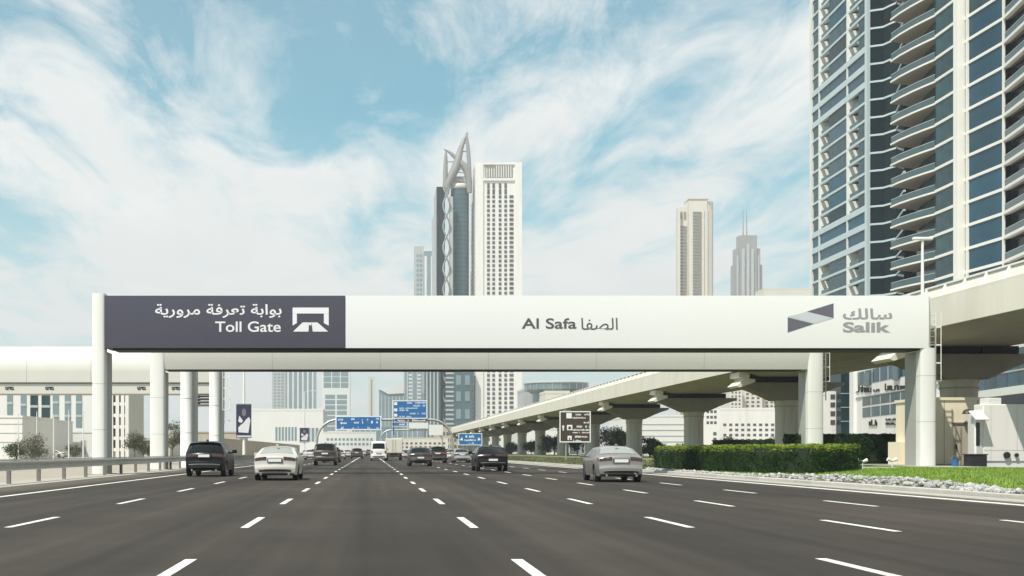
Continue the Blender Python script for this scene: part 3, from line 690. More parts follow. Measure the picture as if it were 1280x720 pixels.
q = MB(); q.box(-.1,.1,0,5.97,-.1,2.98); pm_ = q.mesh('hoarding_panel', M['beigewall'])
for k in range(32): obj('hoarding_panel', pm_, bw, loc=(random.uniform(-.02,.02), 6*k, 0))

for i, (px, lb, ht) in enumerate([(23,'leftmost of the pale flag poles behind the guardrail',5.9),(46,'pale flag pole beside the broad olive bush, second from the left',6.1),(67,'pale flag pole behind the bonnet of the white parked car',5.7),(86,'pale flag pole just right of the white parked car',6.2),(104,'pale flag pole nearest the first toll gantry column',6.0)]):
    t = thing('flag_pole', lb, 'pole', (atx(px, 153-i*1.5), 153-i*1.5, 0), 0, 'flag poles behind the guardrail')
    q = MB(); q.tube([(0,0,0),(0,0,ht)], [.10,.05], 10); q.build('pole', M['whitemetal'], t, smooth=50)
    q = MB(); q.lathe([(.02,ht),(.09,ht+.06),(.02,ht+.14)], 10); q.build('finial', M['steel'], t)
    q = MB(); q.lathe([(.2,-.05),(.2,.12),(.12,.2)], 10); q.build('base_sleeve', M['concrete'], t)
def banner_pole(Y, label, h, w, z0, z1, px):
    t = thing('street_light', label, 'street light', (atx(px, Y), Y, 0), 0, 'street lights with banners on the left side')
    q = MB(); q.tube([(0,0,0),(0,0,h*.5),(0,0,h)], [.19,.14,.09], 12); q.build('pole', M['whitemetal'], t, smooth=50)
    q = MB(); q.tube([(0,0,h-.1),(.9,0,h+.15),(1.9,0,h+.2)], .05, 8); q.build('bracket_arm', M['whitemetal'], t)
    q = MB(); q.box(1.6,2.6,-.16,.16,h+.12,h+.26); q.build('lamp_head', M['whitemetal'], t, bevel=.03)
    q = MB(); q.box(-w/2,w/2,-.26,-.20,z0,z1); bn = q.build('banner', M['navy'], t)
    hh = z1-z0; P_ = lambda pts: [(a*w, z0+b*hh) for a, b in pts]
    q = MB(); 
    for p in ([(-.46,.02),(.46,.02),(.46,.06),(-.46,.06)], [(-.34,.16),(.30,.14),(.36,.30),(.44,.52),(.34,.62),(.16,.55),(-.02,.44),(-.20,.38),(-.36,.30)], [(-.30,.66),(-.16,.58),(-.05,.50),(-.16,.44),(-.36,.48)]): q.yprism(P_(p), -.268, -.262)
    q.build('printed_figure', M['bannerpale'], bn)
    q = MB(); q.yprism(P_([(-.13,.70),(-.02,.64),(.10,.66),(.15,.74),(.12,.84),(0,.88),(-.11,.83)]), -.275, -.269); q.build('printed_face', M['bannermid'], bn)
    for zz in (z0-.08, z1+.02):
        q = MB(); q.box(-w/2,w/2,-.25,-.1,zz,zz+.06); q.build('banner_rod', M['steel'], t)
banner_pole(138, 'street light pole carrying a navy banner, right of the support columns', 15.5, 1.75, atz(547,138), atz(505.5,138), 305)
banner_pole(268, 'distant street light pole carrying a small dark banner above the grey saloon traffic', 14.5, 2.0, atz(553,268), atz(535,268), 380.5)

# footbridge and its columns
fbg = thing('footbridge', 'white rounded footbridge tube coming in from the left behind the toll gantries', 'footbridge', (0, 112, 0))
za, zbm, zct = atz(478,112), atz(492,112), atz(431,112)
p = [(0,za),(0,za+1.0)]
for k in range(9):
    a = math.pi*k/8; p.append((1.9-1.9*math.cos(a), za+1.2+(zct-za-1.2)*math.sin(a)))
p += [(3.8,za+1.0),(3.8,za)]
xe = atx(274,112)
seg = 6.0
for k in range(12):
    x1_ = xe-seg*k; q = MB(); q.xprism(p, x1_-seg+.02, x1_); q.build('shell_panel', M['gantry_beam'], fbg, smooth=35)
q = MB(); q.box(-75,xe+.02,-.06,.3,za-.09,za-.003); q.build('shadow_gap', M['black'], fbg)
q = MB(); q.box(-75,xe-.5,.05,3.6,zbm,za-.093); bmm = q.build('edge_beam', M['gantry_beam'], fbg)
for px in (12, 62, 177, 220):
    cx_ = atx(px,112); q = MB(); zz = (za+zbm)/2
    for a, b, c_, d_ in ((-.38,-.08,-.16,-.05),(-.30,.35,.02,.12),(.05,.40,-.16,-.06),(-.42,-.34,-.05,.12),(.0,.12,-.1,.06)): q.box(cx_+a, cx_+b, .02, .046, zz+c_, zz+d_)
    q.build('emblem', M['plastic'], bmm, kind='stuff')
q = MB()
for k in range(4): q.box(atx(243,112), atx(266,112), -.05+.0*k, 2.5, atz(493+4*k,112)-.14, atz(493+4*k,112))
q.box(atx(245,112), atx(246,112), 0.2, 2.4, atz(507,112), atz(490,112)); q.build('louvre', M['steeldark'], fbg, kind='stuff')
for i, (px, Y, lb) in enumerate([(233,91,'round pale column behind the plain gantry, left of the pair'),(268,105,'round pale column with a ladder, right of the pair')]):
    t = thing('support_column', lb, 'column', (atx(px,Y), Y, 0), 0, 'columns by the footbridge end')
    q = MB(); q.lathe([(.5,-.1),(.5,.25),(.46,.3),(.45,8.6)], 24); q.build('shaft', M['gantry'], t, smooth=40)
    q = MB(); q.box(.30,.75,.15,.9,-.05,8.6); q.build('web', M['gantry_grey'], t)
    for zz in (2.6, 5.2):
        q = MB(); q.lathe([(.452,zz),(.462,zz),(.462,zz+.03),(.452,zz+.03)], 24); q.build('joint_ring', M['gantry_grey'], t)
    if i: ladder(1.05, .3, 3.6, 8.6, t, .45)

# ------------------------------------------------------------------ road signs
def scribble(mb, x0, x1, z0, z1, y, rnd, d=.012):
    """a line of small print too far off to read: uneven strokes of lettering"""
    x = x0; h = z1-z0
    while x < x1-.05:
        w = rnd.uniform(.35,1.1)*h; e = min(x+w, x1)
        if rnd.random() < .84:
            a = z0+h*rnd.uniform(0,.18); b = z1-h*rnd.uniform(0,.35)
            mb.box(x, e-.10*h, y-d, y, a, a+(b-a)*.42)
            s_ = rnd.uniform(.15,.3)*h; mb.box(x, x+s_, y-d, y, a+(b-a)*.42, b)
            if e-x > .6*h: mb.box(e-.1*h-s_, e-.1*h, y-d, y, a+(b-a)*.42, b-.1*h*rnd.random())
        x = e+.06*h
def board(mbx, x0, x1, z0, z1, y, parent, m, rnd, lines, border=.10, name='sign_board', d=.12):
    q = MB(); q.box(x0,x1,y,y+d,z0,z1); o = q.build(name, m, parent)
    q = MB(); b = border; e = y-.008
    for c in ((x0,x1,z1-b,z1),(x0,x1,z0,z0+b),(x0,x0+b,z0+b,z1-b),(x1-b,x1,z0+b,z1-b)): q.box(c[0],c[1],e,y,c[2],c[3])
    q.build('sign_border', M['signletter'], o)
    W_, H_ = x1-x0, z1-z0; q = MB()
    for (a, c, b0, t0) in lines: scribble(q, x0+W_*a, x0+W_*c, z0+H_*b0, z0+H_*t0, y-.001, rnd)
    if lines: q.build('lettering', M['signletter'], o, kind='stuff')
    return o
def arch(parent, x0, x1, H, r_=.22, rad=3.2):
    pts = [(x0,0,0),(x0,0,H-rad)]+[(x0+rad-rad*math.cos(a),0,H-rad+rad*math.sin(a)) for a in [math.pi/2*k/8 for k in range(1,9)]]
    pts += [(x1-rad+rad*math.sin(a),0,H-rad+rad*math.cos(a)) for a in [math.pi/2*k/8 for k in range(0,9)]]+[(x1,0,0)]
    q = MB(); q.tube(pts, r_, 12); return q.build('arched_frame', M['steel'], parent, smooth=60)
rnd = random.Random(3)
Y = 256; sg = thing('sign_gantry', 'arched steel sign gantry spanning the road with two blue direction boards', 'sign gantry', (0, Y, 0))
arch(sg, atx(396,Y), atx(565.5,Y), atz(524.5,Y), .26, 4.6)
bb = lambda a,b,c,d_,**k: board(None, atx(a,Y), atx(b,Y), atz(d_,Y), atz(c,Y), -.45, sg, M['blue'], rnd, **k)
bb(419.5,476.5,520,537.5, lines=[(.06,.17,.66,.84),(.06,.26,.40,.58),(.34,.52,.70,.90),(.34,.62,.44,.64),(.58,.72,.66,.82),(.78,.94,.46,.66),(.85,.95,.74,.88),(.12,.18,.08,.26),(.44,.50,.08,.26),(.70,.76,.08,.26),(.90,.95,.08,.22),(.34,.40,.08,.2)], border=.22)
o = bb(490.5,534,500.5,523.5, lines=[(.42,.96,.82,.94),(.60,.94,.66,.77),(.20,.72,.54,.62),(.20,.46,.42,.52),(.50,.95,.24,.34),(.20,.55,.08,.17)], border=.2)
q = MB()
for zz in (.78,.42,.12): q.box(atx(492.5,Y), atx(496.5,Y), -.47, -.451, atz(523.5,Y)+zz*3.9*.96, atz(523.5,Y)+zz*3.9*.96+.62)
q.build('route_panel', M['signletter'], o)
o2 = bb(490.5,509,527.5,533, lines=[(.45,.85,.25,.75)], border=.1)
bb(490.5,493.5,523.6,545, lines=[], border=.05)
q = MB(); q.box(atx(495,Y), atx(533.5,Y), -.44, -.33, atz(527.2,Y), atz(523.7,Y)); dk = q.build('message_panel', M['brown'], sg)
q = MB(); scribble(q, atx(497,Y), atx(513,Y), atz(526.8,Y), atz(524.2,Y), -.441, rnd); scribble(q, atx(515,Y), atx(532,Y), atz(526.8,Y), atz(524.2,Y), -.441, rnd); q.build('lettering', M['signletter'], dk, kind='stuff')
Y = 380; sg2 = thing('sign_gantry', 'smaller grey sign arch seen far ahead beneath the big blue boards', 'sign gantry', (0, Y, 0))
arch(sg2, atx(475,Y), atx(553,Y), atz(537.5,Y), .24, 3.6)
q = MB(); q.box(atx(510.5,Y), atx(535,Y), -.5, -.35, atz(534,Y), atz(527,Y)); q.box(atx(536,Y), atx(553.5,Y), -.5, -.35, atz(543,Y), atz(530.5,Y)); q = MB(); q.box(atx(536,Y), atx(553.5,Y), -.5, -.35, atz(544,Y), atz(531,Y)); q.build('white_panel', M['whitemetal'], sg2)
q = MB(); q.box(atx(511,Y), atx(535.2,Y), -.5, -.35, atz(535.5,Y), atz(528.5,Y)); q.build('white_panel', M['whitemetal'], sg2)
Y = 236; s3 = thing('direction_sign', 'low blue direction sign on posts under the far viaduct', 'road sign', (0, Y, 0))
o = board(None, atx(573,Y), atx(602.5,Y), atz(556.5,Y), atz(541.5,Y), -.2, s3, M['blue'], rnd, [(.30,.70,.62,.86),(.26,.74,.34,.54),(.34,.66,.10,.24)], .12)
q = MB(); x0, x1, zz = atx(573,Y), atx(602.5,Y), atz(550,Y)
for c_, s_ in ((x0+.55,1),(x1-.55,-1)):
    q.yprism([(c_-.3*s_,zz),(c_+.35*s_,zz-.1),(c_+.15*s_,zz+.55)], -.214, -.201)
q.build('arrow', M['signletter'], o)
for px in (579, 597):
    q = MB(); q.tube([(atx(px,Y),0,-.1),(atx(px,Y),0,atz(542,Y))], .09, 8); q.build('post', M['steel'], s3)
Y = 129; s4 = thing('tourist_sign', 'brown tourist sign with pictograms and an arrow on two grey posts', 'road sign', (0, Y, 0))
o = board(None, atx(699,Y), atx(738,Y), atz(553,Y), atz(514,Y), -.2, s4, M['brown'], rnd,
          [(.52,.97,.86,.93),(.42,.84,.76,.82),(.62,.96,.60,.68),(.55,.97,.47,.55),(.43,.97,.375,.435),(.42,.97,.29,.35),(.46,.97,.15,.22),(.44,.70,.03,.09)], .11)
x0, z0 = atx(699,Y), atz(553,Y); w_, h_ = atx(738,Y)-x0, atz(514,Y)-z0
q = MB(); pz = lambda a, b: (x0+a*w_, z0+b*h_)
for a, b, s_ in ((.22,.77,.17),(.24,.39,.17),(.26,.08,.13)):
    q = MB(); q.box(x0+a*w_, x0+(a+s_)*w_, -.212, -.201, z0+b*h_, z0+(b+s_)*h_); q.build('pictogram', M['signletter'], o)
q = MB(); q.yprism([pz(.10,.38),(pz(.14,.38)),pz(.14,.49),pz(.17,.49),pz(.12,.56),pz(.07,.49),pz(.10,.49)], -.212, -.201); q.build('arrow', M['signletter'], o)
q = MB(); q.yprism([pz(.28,.42),pz(.37,.42),pz(.37,.48),pz(.325,.53),pz(.28,.48)], -.216, -.213); q.box(x0+.30*w_, x0+.345*w_, -.216, -.213, z0+.09*h_, z0+.15*h_); q.build('pictogram_detail', M['brown'], o)
for px in (707.5, 731):
    q = MB(); q.tube([(atx(px,Y),0,-.1),(atx(px,Y),0,atz(515,Y))], .075, 8); q.build('post', M['steel'], s4)
# ------------------------------------------------------------------ vehicles
def catmull(P, u):
    n = len(P); i = min(int(u), n-2); t = u-i
    p0, p1, p2, p3 = P[max(i-1,0)], P[i], P[i+1], P[min(i+2,n-1)]
    f = lambda a,b,c,d: .5*(2*b+(c-a)*t+(2*a-5*b+4*c-d)*t*t+(3*b-a-3*c+d)*t**3)
    lin = (p1[0]*(1-t)+p2[0]*t, p1[1]*(1-t)+p2[1]*t)
    return (.5*f(p0[0],p1[0],p2[0],p3[0])+.5*lin[0], .5*f(p0[1],p1[1],p2[1],p3[1])+.5*lin[1])
SEDAN = dict(W=1.85, P=[(.10,.30),(.02,.36),(0,.56),(.04,.70),(.05,.93),(.10,1.03),(.50,1.075),(.72,1.10),(1.50,1.385),(2.15,1.44),(2.75,1.40),(3.62,1.02),(4.35,.88),(4.62,.74),(4.72,.55),(4.66,.26)],
             belt=.97, sill=.24, wy=(.98,3.78), wr=.335, tum=.70, glass=(7.15,8.35), side=(.95,3.45), lamp=(3.55,4.75,.42), plate=(.84,.03), low=(.25,.44), hump=.0)
SUV = dict(W=1.93, P=[(.12,.36),(.02,.42),(0,.66),(.05,.80),(.06,1.02),(.12,1.14),(.20,1.20),(.48,1.55),(.42,1.665),(1.1,1.71),(1.9,1.72),(2.7,1.66),(3.5,1.16),(4.3,1.03),(4.6,.85),(4.70,.62),(4.63,.32)],
           belt=1.12, sill=.30, wy=(.92,3.74), wr=.37, tum=.72, glass=(6.0,7.0), side=(.75,3.3), lamp=(3.6,4.8,.40), plate=(1.0,-.01), low=(.30,.58), hump=0)
BIGSUV = dict(W=1.98, P=[(.10,.40),(.02,.46),(0,.72),(.05,.84),(.06,1.10),(.09,1.22),(.12,1.28),(.34,1.74),(.30,1.86),(1.0,1.91),(2.0,1.91),(2.8,1.85),(3.5,1.28),(4.4,1.15),(4.75,.95),(4.85,.70),(4.78,.36)],
              belt=1.22, sill=.36, wy=(.95,3.85), wr=.39, tum=.80, glass=(6.05,7.0), side=(.6,3.35), lamp=(3.6,5.2,.52), plate=(1.02,-.01), low=(.34,.62), hump=0)
CROSS = dict(W=1.92, P=[(.12,.34),(.02,.40),(0,.62),(.05,.76),(.06,.96),(.14,1.06),(.26,1.11),(.95,1.45),(1.05,1.50),(1.6,1.56),(2.2,1.57),(2.8,1.51),(3.6,1.08),(4.35,.95),(4.6,.80),(4.70,.58),(4.63,.30)],
             belt=1.05, sill=.28, wy=(.95,3.76), wr=.365, tum=.70, glass=(6.05,7.0), side=(.85,3.4), lamp=(3.7,4.85,.16), plate=(.70,-.02), low=(.28,.52), hump=0)
BUS = dict(W=2.08, P=[(.10,.36),(.02,.42),(0,.70),(.03,.95),(.03,1.30),(.05,1.42),(.06,1.50),(.10,2.22),(.18,2.42),(1.0,2.50),(4.2,2.48),(4.9,2.36),(5.6,1.35),(6.2,1.15),(6.45,.85),(6.5,.60),(6.42,.32)],
           belt=1.38, sill=.32, wy=(1.4,5.35), wr=.36, tum=.90, glass=(6.05,7.0), side=(.5,5.0), lamp=(2.9,4.4,.80), plate=(1.02,-.03), low=(.32,.56), hump=0)
class Car:
    def __init__(s, sp):
        s.sp = sp; s.n = len(sp['P']); s.Wh = sp['W']/2; s.L = max(p[0] for p in sp['P']); s.H = max(p[1] for p in sp['P'])
    def prof(s, u): return catmull(s.sp['P'], u)
    def hw(s, y, z):
        sp = s.sp; w = s.Wh
        k = max(0, 1-y/.9); k2 = max(0, 1-(s.L-y)/1.0)
        w *= 1-.09*k*k-.15*k2*k2
        if z < .5: w *= 1-.035*((.5-z)/.25)
        elif z > sp['belt']:
            t = min(1, (z-sp['belt'])/(s.H-sp['belt'])); w *= 1-(1-sp['tum'])*(t**1.05)
        else: w *= 1+.012*math.sin((z-.5)/(sp['belt']-.5)*math.pi)
        return w
    def warp(s, x, y):
        r = (x/s.Wh)**2; a = max(0, 1-y/1.2); b = max(0, 1-(s.L-y)/1.3)
        return y+.17*r*a-.28*r*b
    def zbot(s, y):
        z = s.sp['sill']
        for wy in s.sp['wy']:
            R_ = s.sp['wr']*1.16; d = abs(y-wy)
            if d < R_: z = max(z, s.sp['wr']+math.sqrt(R_*R_-d*d))
        return z
    def top(s, u, k, off=0):
        y, z = s.prof(u); c = .075 if z > s.sp['belt'] else .05
        edge = abs(k)**3.2
        zz = z-c*edge*(0.4+.6*min(1, (s.n-u)/2)); w = s.hw(max(0,y), zz)
        x = k*(w-.01)
        p = Vector((x, s.warp(x, y), zz))
        return p
    def topn(s, u, k):
        e = .02; a = s.top(min(u+e, s.n-1), k)-s.top(max(u-e, 0), k); b = s.top(u, k+e)-s.top(u, k-e)
        return b.cross(a).normalized()
    def patch_top(s, u0, u1, k0, k1, off, nu=8, nk=10, taper=None):
        v = []; f = []
        for i in range(nu+1):
            u = u0+(u1-u0)*i/nu
            for j in range(nk+1):
                k = k0+(k1-k0)*j/nk
                if taper: k *= 1+(taper-1)*i/nu
                p = s.top(u, k); n_ = s.topn(u, k)
                if n_.y > 0 and u < 8 and n_.z < .9: n_ = -n_
                if n_.z < -.3: n_ = -n_
                v.append(p+n_*off)
        w = nk+1
        for i in range(nu):
            for j in range(nk): f.append((i*w+j, i*w+j+1, (i+1)*w+j+1, (i+1)*w+j))
        return v, f
    def body(s):
        m = 8; K = [-1,-.985,-.94,-.85,-.6,-.3,0,.3,.6,.85,.94,.985,1]; nl = 9
        v = []; f = []; NU = (s.n-1)*m
        for i in range(NU+1):
            u = i/m; y, z = s.prof(u)
            tl = s.top(u, -1); tr = s.top(u, 1); zb = min(s.zbot(y), tl.z)
            for j in range(nl):
                t = j/nl; zz = zb+(tl.z-zb)*t; x = -s.hw(max(0,y), zz); v.append((x, s.warp(x, y), zz))
            for k in K: v.append(s.top(u, k))
            for j in range(nl-1, -1, -1):
                t = j/nl; zz = zb+(tr.z-zb)*t; x = s.hw(max(0,y), zz); v.append((x, s.warp(x, y), zz))
        w = 2*nl+len(K)
        for i in range(NU):
            for j in range(w-1): f.append((i*w+j, i*w+j+1, (i+1)*w+j+1, (i+1)*w+j))
        q = MB(); q.add(v, f); return q
    def side_patch(s, sx, y0, y1, z0f, z1f, off, n=14, nz=5, ztrim=.10):
        v = []; f = []
        us = [i/20*(s.n-1) for i in range(21)]
        def ztop(y):
            best = None
            for i in range((s.n-1)*12):
                a, b = s.prof(i/12), s.prof((i+1)/12)
                if a[0] <= y <= b[0] and a[1] > .6: 
                    t = (y-a[0])/max(1e-6, b[0]-a[0]); z = a[1]*(1-t)+b[1]*t; best = z if best is None else max(best, z)
            return best or s.sp['belt']
        for i in range(n+1):
            y = y0+(y1-y0)*i/n; zt = ztop(y)-ztrim; zb = z0f; zt = max(zb+.01, min(zt, z1f))
            for j in range(nz+1):
                z = zb+(zt-zb)*j/nz; x = sx*(s.hw(y, z)+off); v.append((x, s.warp(x, y), z))
        w = nz+1
        for i in range(n):
            for j in range(nz): f.append((i*w+j, i*w+j+1, (i+1)*w+j+1, (i+1)*w+j))
        return v, f
def wheel_meshes(r, w):
    q = MB(); q.lathe([(r*.62,-w/2),(r*.93,-w/2),(r,-w*.36),(r,w*.36),(r*.93,w/2),(r*.62,w/2)], 22, axis='x'); ty = q.mesh('tyre', M['tyre'], smooth=35)
    q = MB(); q.lathe([(r*.12,w*.30),(r*.63,w*.30),(r*.66,w*.5)], 20, axis='x'); q.lathe([(r*.12,-w*.30),(r*.63,-w*.30),(r*.66,-w*.5)], 20, axis='x')
    for k in range(10):
        a = 2*math.pi*k/10; c, s_ = math.cos(a), math.sin(a)
        for sg_ in (-1,1):
            q.tube([(sg_*w*.42, .1*r*c, .1*r*s_),(sg_*w*.42, .62*r*c, .62*r*s_)], r*.05, 5)
    rm = q.mesh('rim', M['rim']); return ty, rm
def make_car(sp, name, label, cat, pm, glassm='carglass', lampm='lampred', rear_dark=True, plate='plate', roofbar=False):
    c = Car(sp); t = thing(name, label, cat, group='vehicles driving on the motorway')
    me = c.body().mesh('body', pm, smooth=34); body = obj('body', me, t)
    q = MB(); v, f = c.patch_top(sp['glass'][0], sp['glass'][1], -.84, .84, .008, 8, 12, .97); q.add(v, f); q.build('rear_window', M[glassm], t, smooth=50)
    gu = sp['glass'][1]
    hi = max(range(c.n), key=lambda i: sp['P'][i][1])
    q = MB(); v, f = c.patch_top(hi+1.1, hi+1.95, -.86, .86, .008, 8, 10); q.add(v, f); q.build('windscreen', M['carglass'], t, smooth=50)
    y0, y1 = sp['side']; mid = (y0+y1)/2
    for sx in (-1, 1):
        for a, b in ((y0+.05, mid-.04), (mid+.04, y1-.2)):
            q = MB(); v, f = c.side_patch(sx, a, b, sp['belt']+.03, c.H-.09, .006, ztrim=.13); q.add(v, f); q.build('side_window', M['carglass'], t, smooth=50)
        # door seams and handles
        q = MB()
        for yy in (y0+.35, mid, y1-.05):
            v, f = c.side_patch(sx, yy-.006, yy+.006, sp['sill']+.12, sp['belt'], .003, 1, 6, 0); q.add(v, f)
        q.build('door_seam', M['plastic'], body, kind='stuff')
        for yy in (y0+.45, mid+.15):
            x = c.hw(yy, sp['belt']-.12)*sx; q = MB(); q.box(min(x,x+.03*sx), max(x,x+.03*sx), yy, yy+.18, sp['belt']-.14, sp['belt']-.10); q.build('door_handle', pm, t)
        x = c.hw(y1-.35, sp['belt'])*sx; q = MB(); z_ = sp['belt']+.02
        q.xprism([(y1-.42,z_),(y1-.25,z_-.02),(y1-.18,z_+.07),(y1-.25,z_+.16),(y1-.42,z_+.15)], min(x+.03*sx,x+.25*sx), max(x+.03*sx,x+.25*sx)); q.box(min(x-.06*sx,x+.06*sx), max(x-.06*sx,x+.06*sx), y1-.34, y1-.27, z_-.03, z_+.05); q.build('door_mirror', pm, t, bevel=.02)
        u0, u1, k0 = sp['lamp']; q = MB(); a, b = (k0, .985) if sx > 0 else (-.985, -k0)
        v, f = c.patch_top(u0+.12, u1-.1, a, b, .010, 6, 10); q.add(v, f)
        zl0, zl1 = c.prof(u0+.12)[1]-.04, c.prof(u1-.1)[1]-.05
        v, f = c.side_patch(sx, .05, .30, zl0+.01, zl1, .008, 6, 4, .0); q.add(v, f)
        q.build('tail_lamp', M[lampm], t, smooth=50)
    # lower bumper, plate, exhausts, underside
    z0, z1 = sp['low']; ua = next(i/10 for i in range(100) if c.prof(i/10)[1] > z0+.02); ub = next(i/10 for i in range(100) if c.prof(i/10)[1] > z1)
    q = MB(); v, f = c.patch_top(ua, ub, -.80, .80, .010, 5, 10); q.add(v, f); q.build('lower_bumper', M['plastic'], t, smooth=50)
    ux = ub+.12; q = MB(); v, f = c.patch_top(ub+.02, ub+.14, -.86, .86, .014, 2, 12); q.add(v, f); q.build('bumper_trim', M['chrome'] if not rear_dark else M['steel'], t, smooth=50)
    pz, py = sp['plate']; q = MB(); q.box(-.27,.27,py-.03,py+.03,pz-.062,pz+.062); pl = q.build('number_plate', M['plate'], t, bevel=.004)
    q = MB(); q.box(-.31,.31,py-.012,py+.05,pz-.085,pz+.085); q.build('plate_recess', M['plastic'], t)
    q = MB()
    for sx in (-.58,.58): q.tube([(sx,-.0,z0+.02),(sx,.3,z0+.02)], .045, 8)
    q.build('exhaust', M['chrome'], t)
    zs = sp['sill']; q = MB(); q.box(-c.Wh*.80, c.Wh*.80, .35, c.L-.35, zs-.02, zs+.34); q.build('underbody', M['plastic'], t)
    q = MB()
    for wy in sp['wy']: q.box(-c.Wh*.90, c.Wh*.90, wy-sp['wr']*1.12, wy+sp['wr']*1.12, sp['wr']*1.1, sp['wr']*2.12)
    q.build('wheel_arch_liner', M['plastic'], t)
    v = MB(); v.box(-.05,.05,1.2 if c.L < 6 else 3.0,1.32 if c.L < 6 else 3.2,c.H-.03,c.H+.07); v.build('antenna_fin', pm, t, bevel=.015)
    ty, rm = wheel_meshes(sp['wr'], .225)
    for wy in sp['wy']:
        for sx in (-1, 1):
            w_ = obj('wheel', ty, t, loc=(sx*(c.Wh-.135), wy, sp['wr'])); obj('rim', rm, w_)
    return t
PW = paint('pearl_white_paint', (.52,.495,.45)); PB = mat('black_paint', (.006,.006,.0065), .3, spec=.22, coat=.08); PS = paint('champagne_paint', (.31,.295,.27), .55, .32)
PD = paint('dark_bronze_paint', (.07,.062,.055), .4, .32); PG = paint('silver_paint', (.42,.41,.39), .55, .32); PK = paint('charcoal_paint', (.035,.034,.034), .3, .3)
def put(t, x, y, rz=0.0): t.location = (x, y, 0); t.rotation_euler = (0, 0, R(rz)); return t
M['lampdim'] = mat('tail_lamp_dim', (.05,.016,.014), .2, coat=.5)
put(make_car(SUV, 'suv_car', 'black SUV with white number plate beside the guardrail on the far left', 'car', PB, 'carglass', 'lampdim'), -7.9, 57.2, -.6)
put(make_car(SEDAN, 'saloon_car', 'pearl white saloon with dim lamps in the second lane from the left', 'car', PW, 'carglasspale', 'lampdim', rear_dark=False), -3.92, 49.6, -.6)
put(make_car(BIGSUV, 'suv_car', 'tall dark bronze off-roader ahead of the pearl white saloon', 'car', PD, 'carglass', 'lampdim'), -3.8, 101.7)
mb_ = put(make_car(BUS, 'minibus', 'white minibus with wide rear window in the middle lanes far ahead', 'minibus', paint('minibus_white_paint', (.74,.73,.70)), 'carglass', 'lampred'), 1.15, 152)
put(make_car(CROSS, 'hatchback_car', 'dark bronze hatchback in the lane right of the white minibus', 'car', PD, 'carglass', 'lampdim'), 4.1, 96, .4)
sil = put(make_car(SEDAN, 'saloon_car', 'silver saloon ahead of the black crossover and below the blue sign', 'car', PG, 'carglass', 'lampdim'), 9.75, 126, 0)
put(make_car(CROSS, 'crossover_car', 'black sloping crossover with pale roof glint right of the silver saloon', 'car', PB, 'carglass', 'lampdim'), 7.4, 71.8, .6)
put(make_car(SEDAN, 'saloon_car', 'champagne bronze saloon passing the brown tourist sign on the right', 'car', PS, 'carglasspale', 'lampdim'), 9.85, 46.9, -1.6)
suvk = make_car(SUV, 'suv_car', 'dark SUV half hidden by the dark bronze hatchback', 'car', PK); put(suvk, 6.95, 122)
whs = make_car(SEDAN, 'saloon_car', 'white saloon seen between the pearl saloon and the off-roader', 'car', PW, 'carglass', 'lampdim'); put(whs, -8.4, 170)
def again(src, label, x, y):
    c = copy_tree(src); c['label'] = label; c.location = (x, y, 0); c.rotation_euler = (0,0,0); return c
far = [(suvk,414,128,'dark SUV just right of the tall off-roader'),(whs,424,182,'white saloon two places right of the tall off-roader'),(whs,434,215,'white saloon far ahead left of the white minibus, nearer one'),
       (suvk,446,190,'dark SUV just left of the white minibus'),(whs,507,200,'white saloon just right of the box truck'),(whs,515,245,'far white saloon left of the dark bronze hatchback'),(whs,566,168,'white saloon at the foot of the sign gantry, left of the silver saloon'),
       (suvk,556,235,'far dark SUV at the foot of the sign gantry'),(sil,440,270,'farthest silver saloon left of the white minibus'),(sil,500,290,'farthest silver saloon right of the box truck'),(whs,455,330,'farthest white saloon above the solid lane line'),(whs,528,320,'farthest white saloon behind the dark bronze hatchback'),
       (sil,398,215,'silver saloon glimpsed left of the tall off-roader'),(suvk,462,300,'farthest dark SUV beside the white minibus'),(whs,382,240,'far white saloon behind the saloon left of the off-roader'),(whs,545,290,'farthest white saloon left of the arch post'),(sil,408,265,'silver saloon in the far left lane between two dark SUVs'),(suvk,488,345,'farthest dark SUV above the roof of the box truck cab'),(whs,470,380,'tiny white saloon at the vanishing point of the road'),(sil,519,385,'tiny silver saloon under the sign arch'),(whs,423,250,'white saloon in the second lane beyond the tall off-roader, farther one'),(whs,535,235,'white saloon behind the dark SUV right of the hatchback'),(suvk,392,330,'farthest dark SUV in the left lane near the barrier'),(sil,574,255,'silver saloon at the far right near the arch post')]
for s_, px, Y, lb in far: again(s_, lb, atx(px, Y), Y)
# box truck
tk = thing('box_truck', 'beige box truck beside the white minibus', 'truck', (3.3, 162, 0), 0, 'vehicles driving on the motorway')
q = MB(); q.box(-1.15,1.15,0,5.2,.95,2.95); bx = q.build('cargo_box', M['cream'], tk, bevel=.04)
for sx in (-1,1):
    q = MB(); q.box(min(.02*sx,1.08*sx), max(.02*sx,1.08*sx), -.04, -.003, 1.02, 2.85); q.build('cargo_door', M['cream'], bx, bevel=.015)
    q = MB(); q.box(.2*sx-.02, .2*sx+.02, -.09, -.043, 1.05, 2.8); q.build('lock_rod', M['steel'], bx)
    q = MB(); q.box(.95*sx-.14, .95*sx+.14, -.03, .05, .66, .80); q.build('tail_lamp', M['lampred'], tk)
q = MB(); q.box(-.45,.45,.1,7.0,.62,.94); q.build('chassis', M['plastic'], tk)
q = MB(); q.box(-1.1,1.1,-.05,.08,.42,.56); q.build('rear_bumper', M['plastic'], tk)
q = MB(); q.xprism([(5.4,.5),(5.4,2.35),(5.6,2.5),(6.7,2.45),(7.25,1.5),(7.3,.5)], -1.02, 1.02); q.build('cab', M['whitemetal'], tk, bevel=.06)
q = MB(); q.xprism([(6.79,2.34),(7.23,1.55),(7.25,1.56),(6.81,2.36)], -.92, .92); q.build('windscreen', M['carglass'], tk)
ty, rm = wheel_meshes(.44, .28)
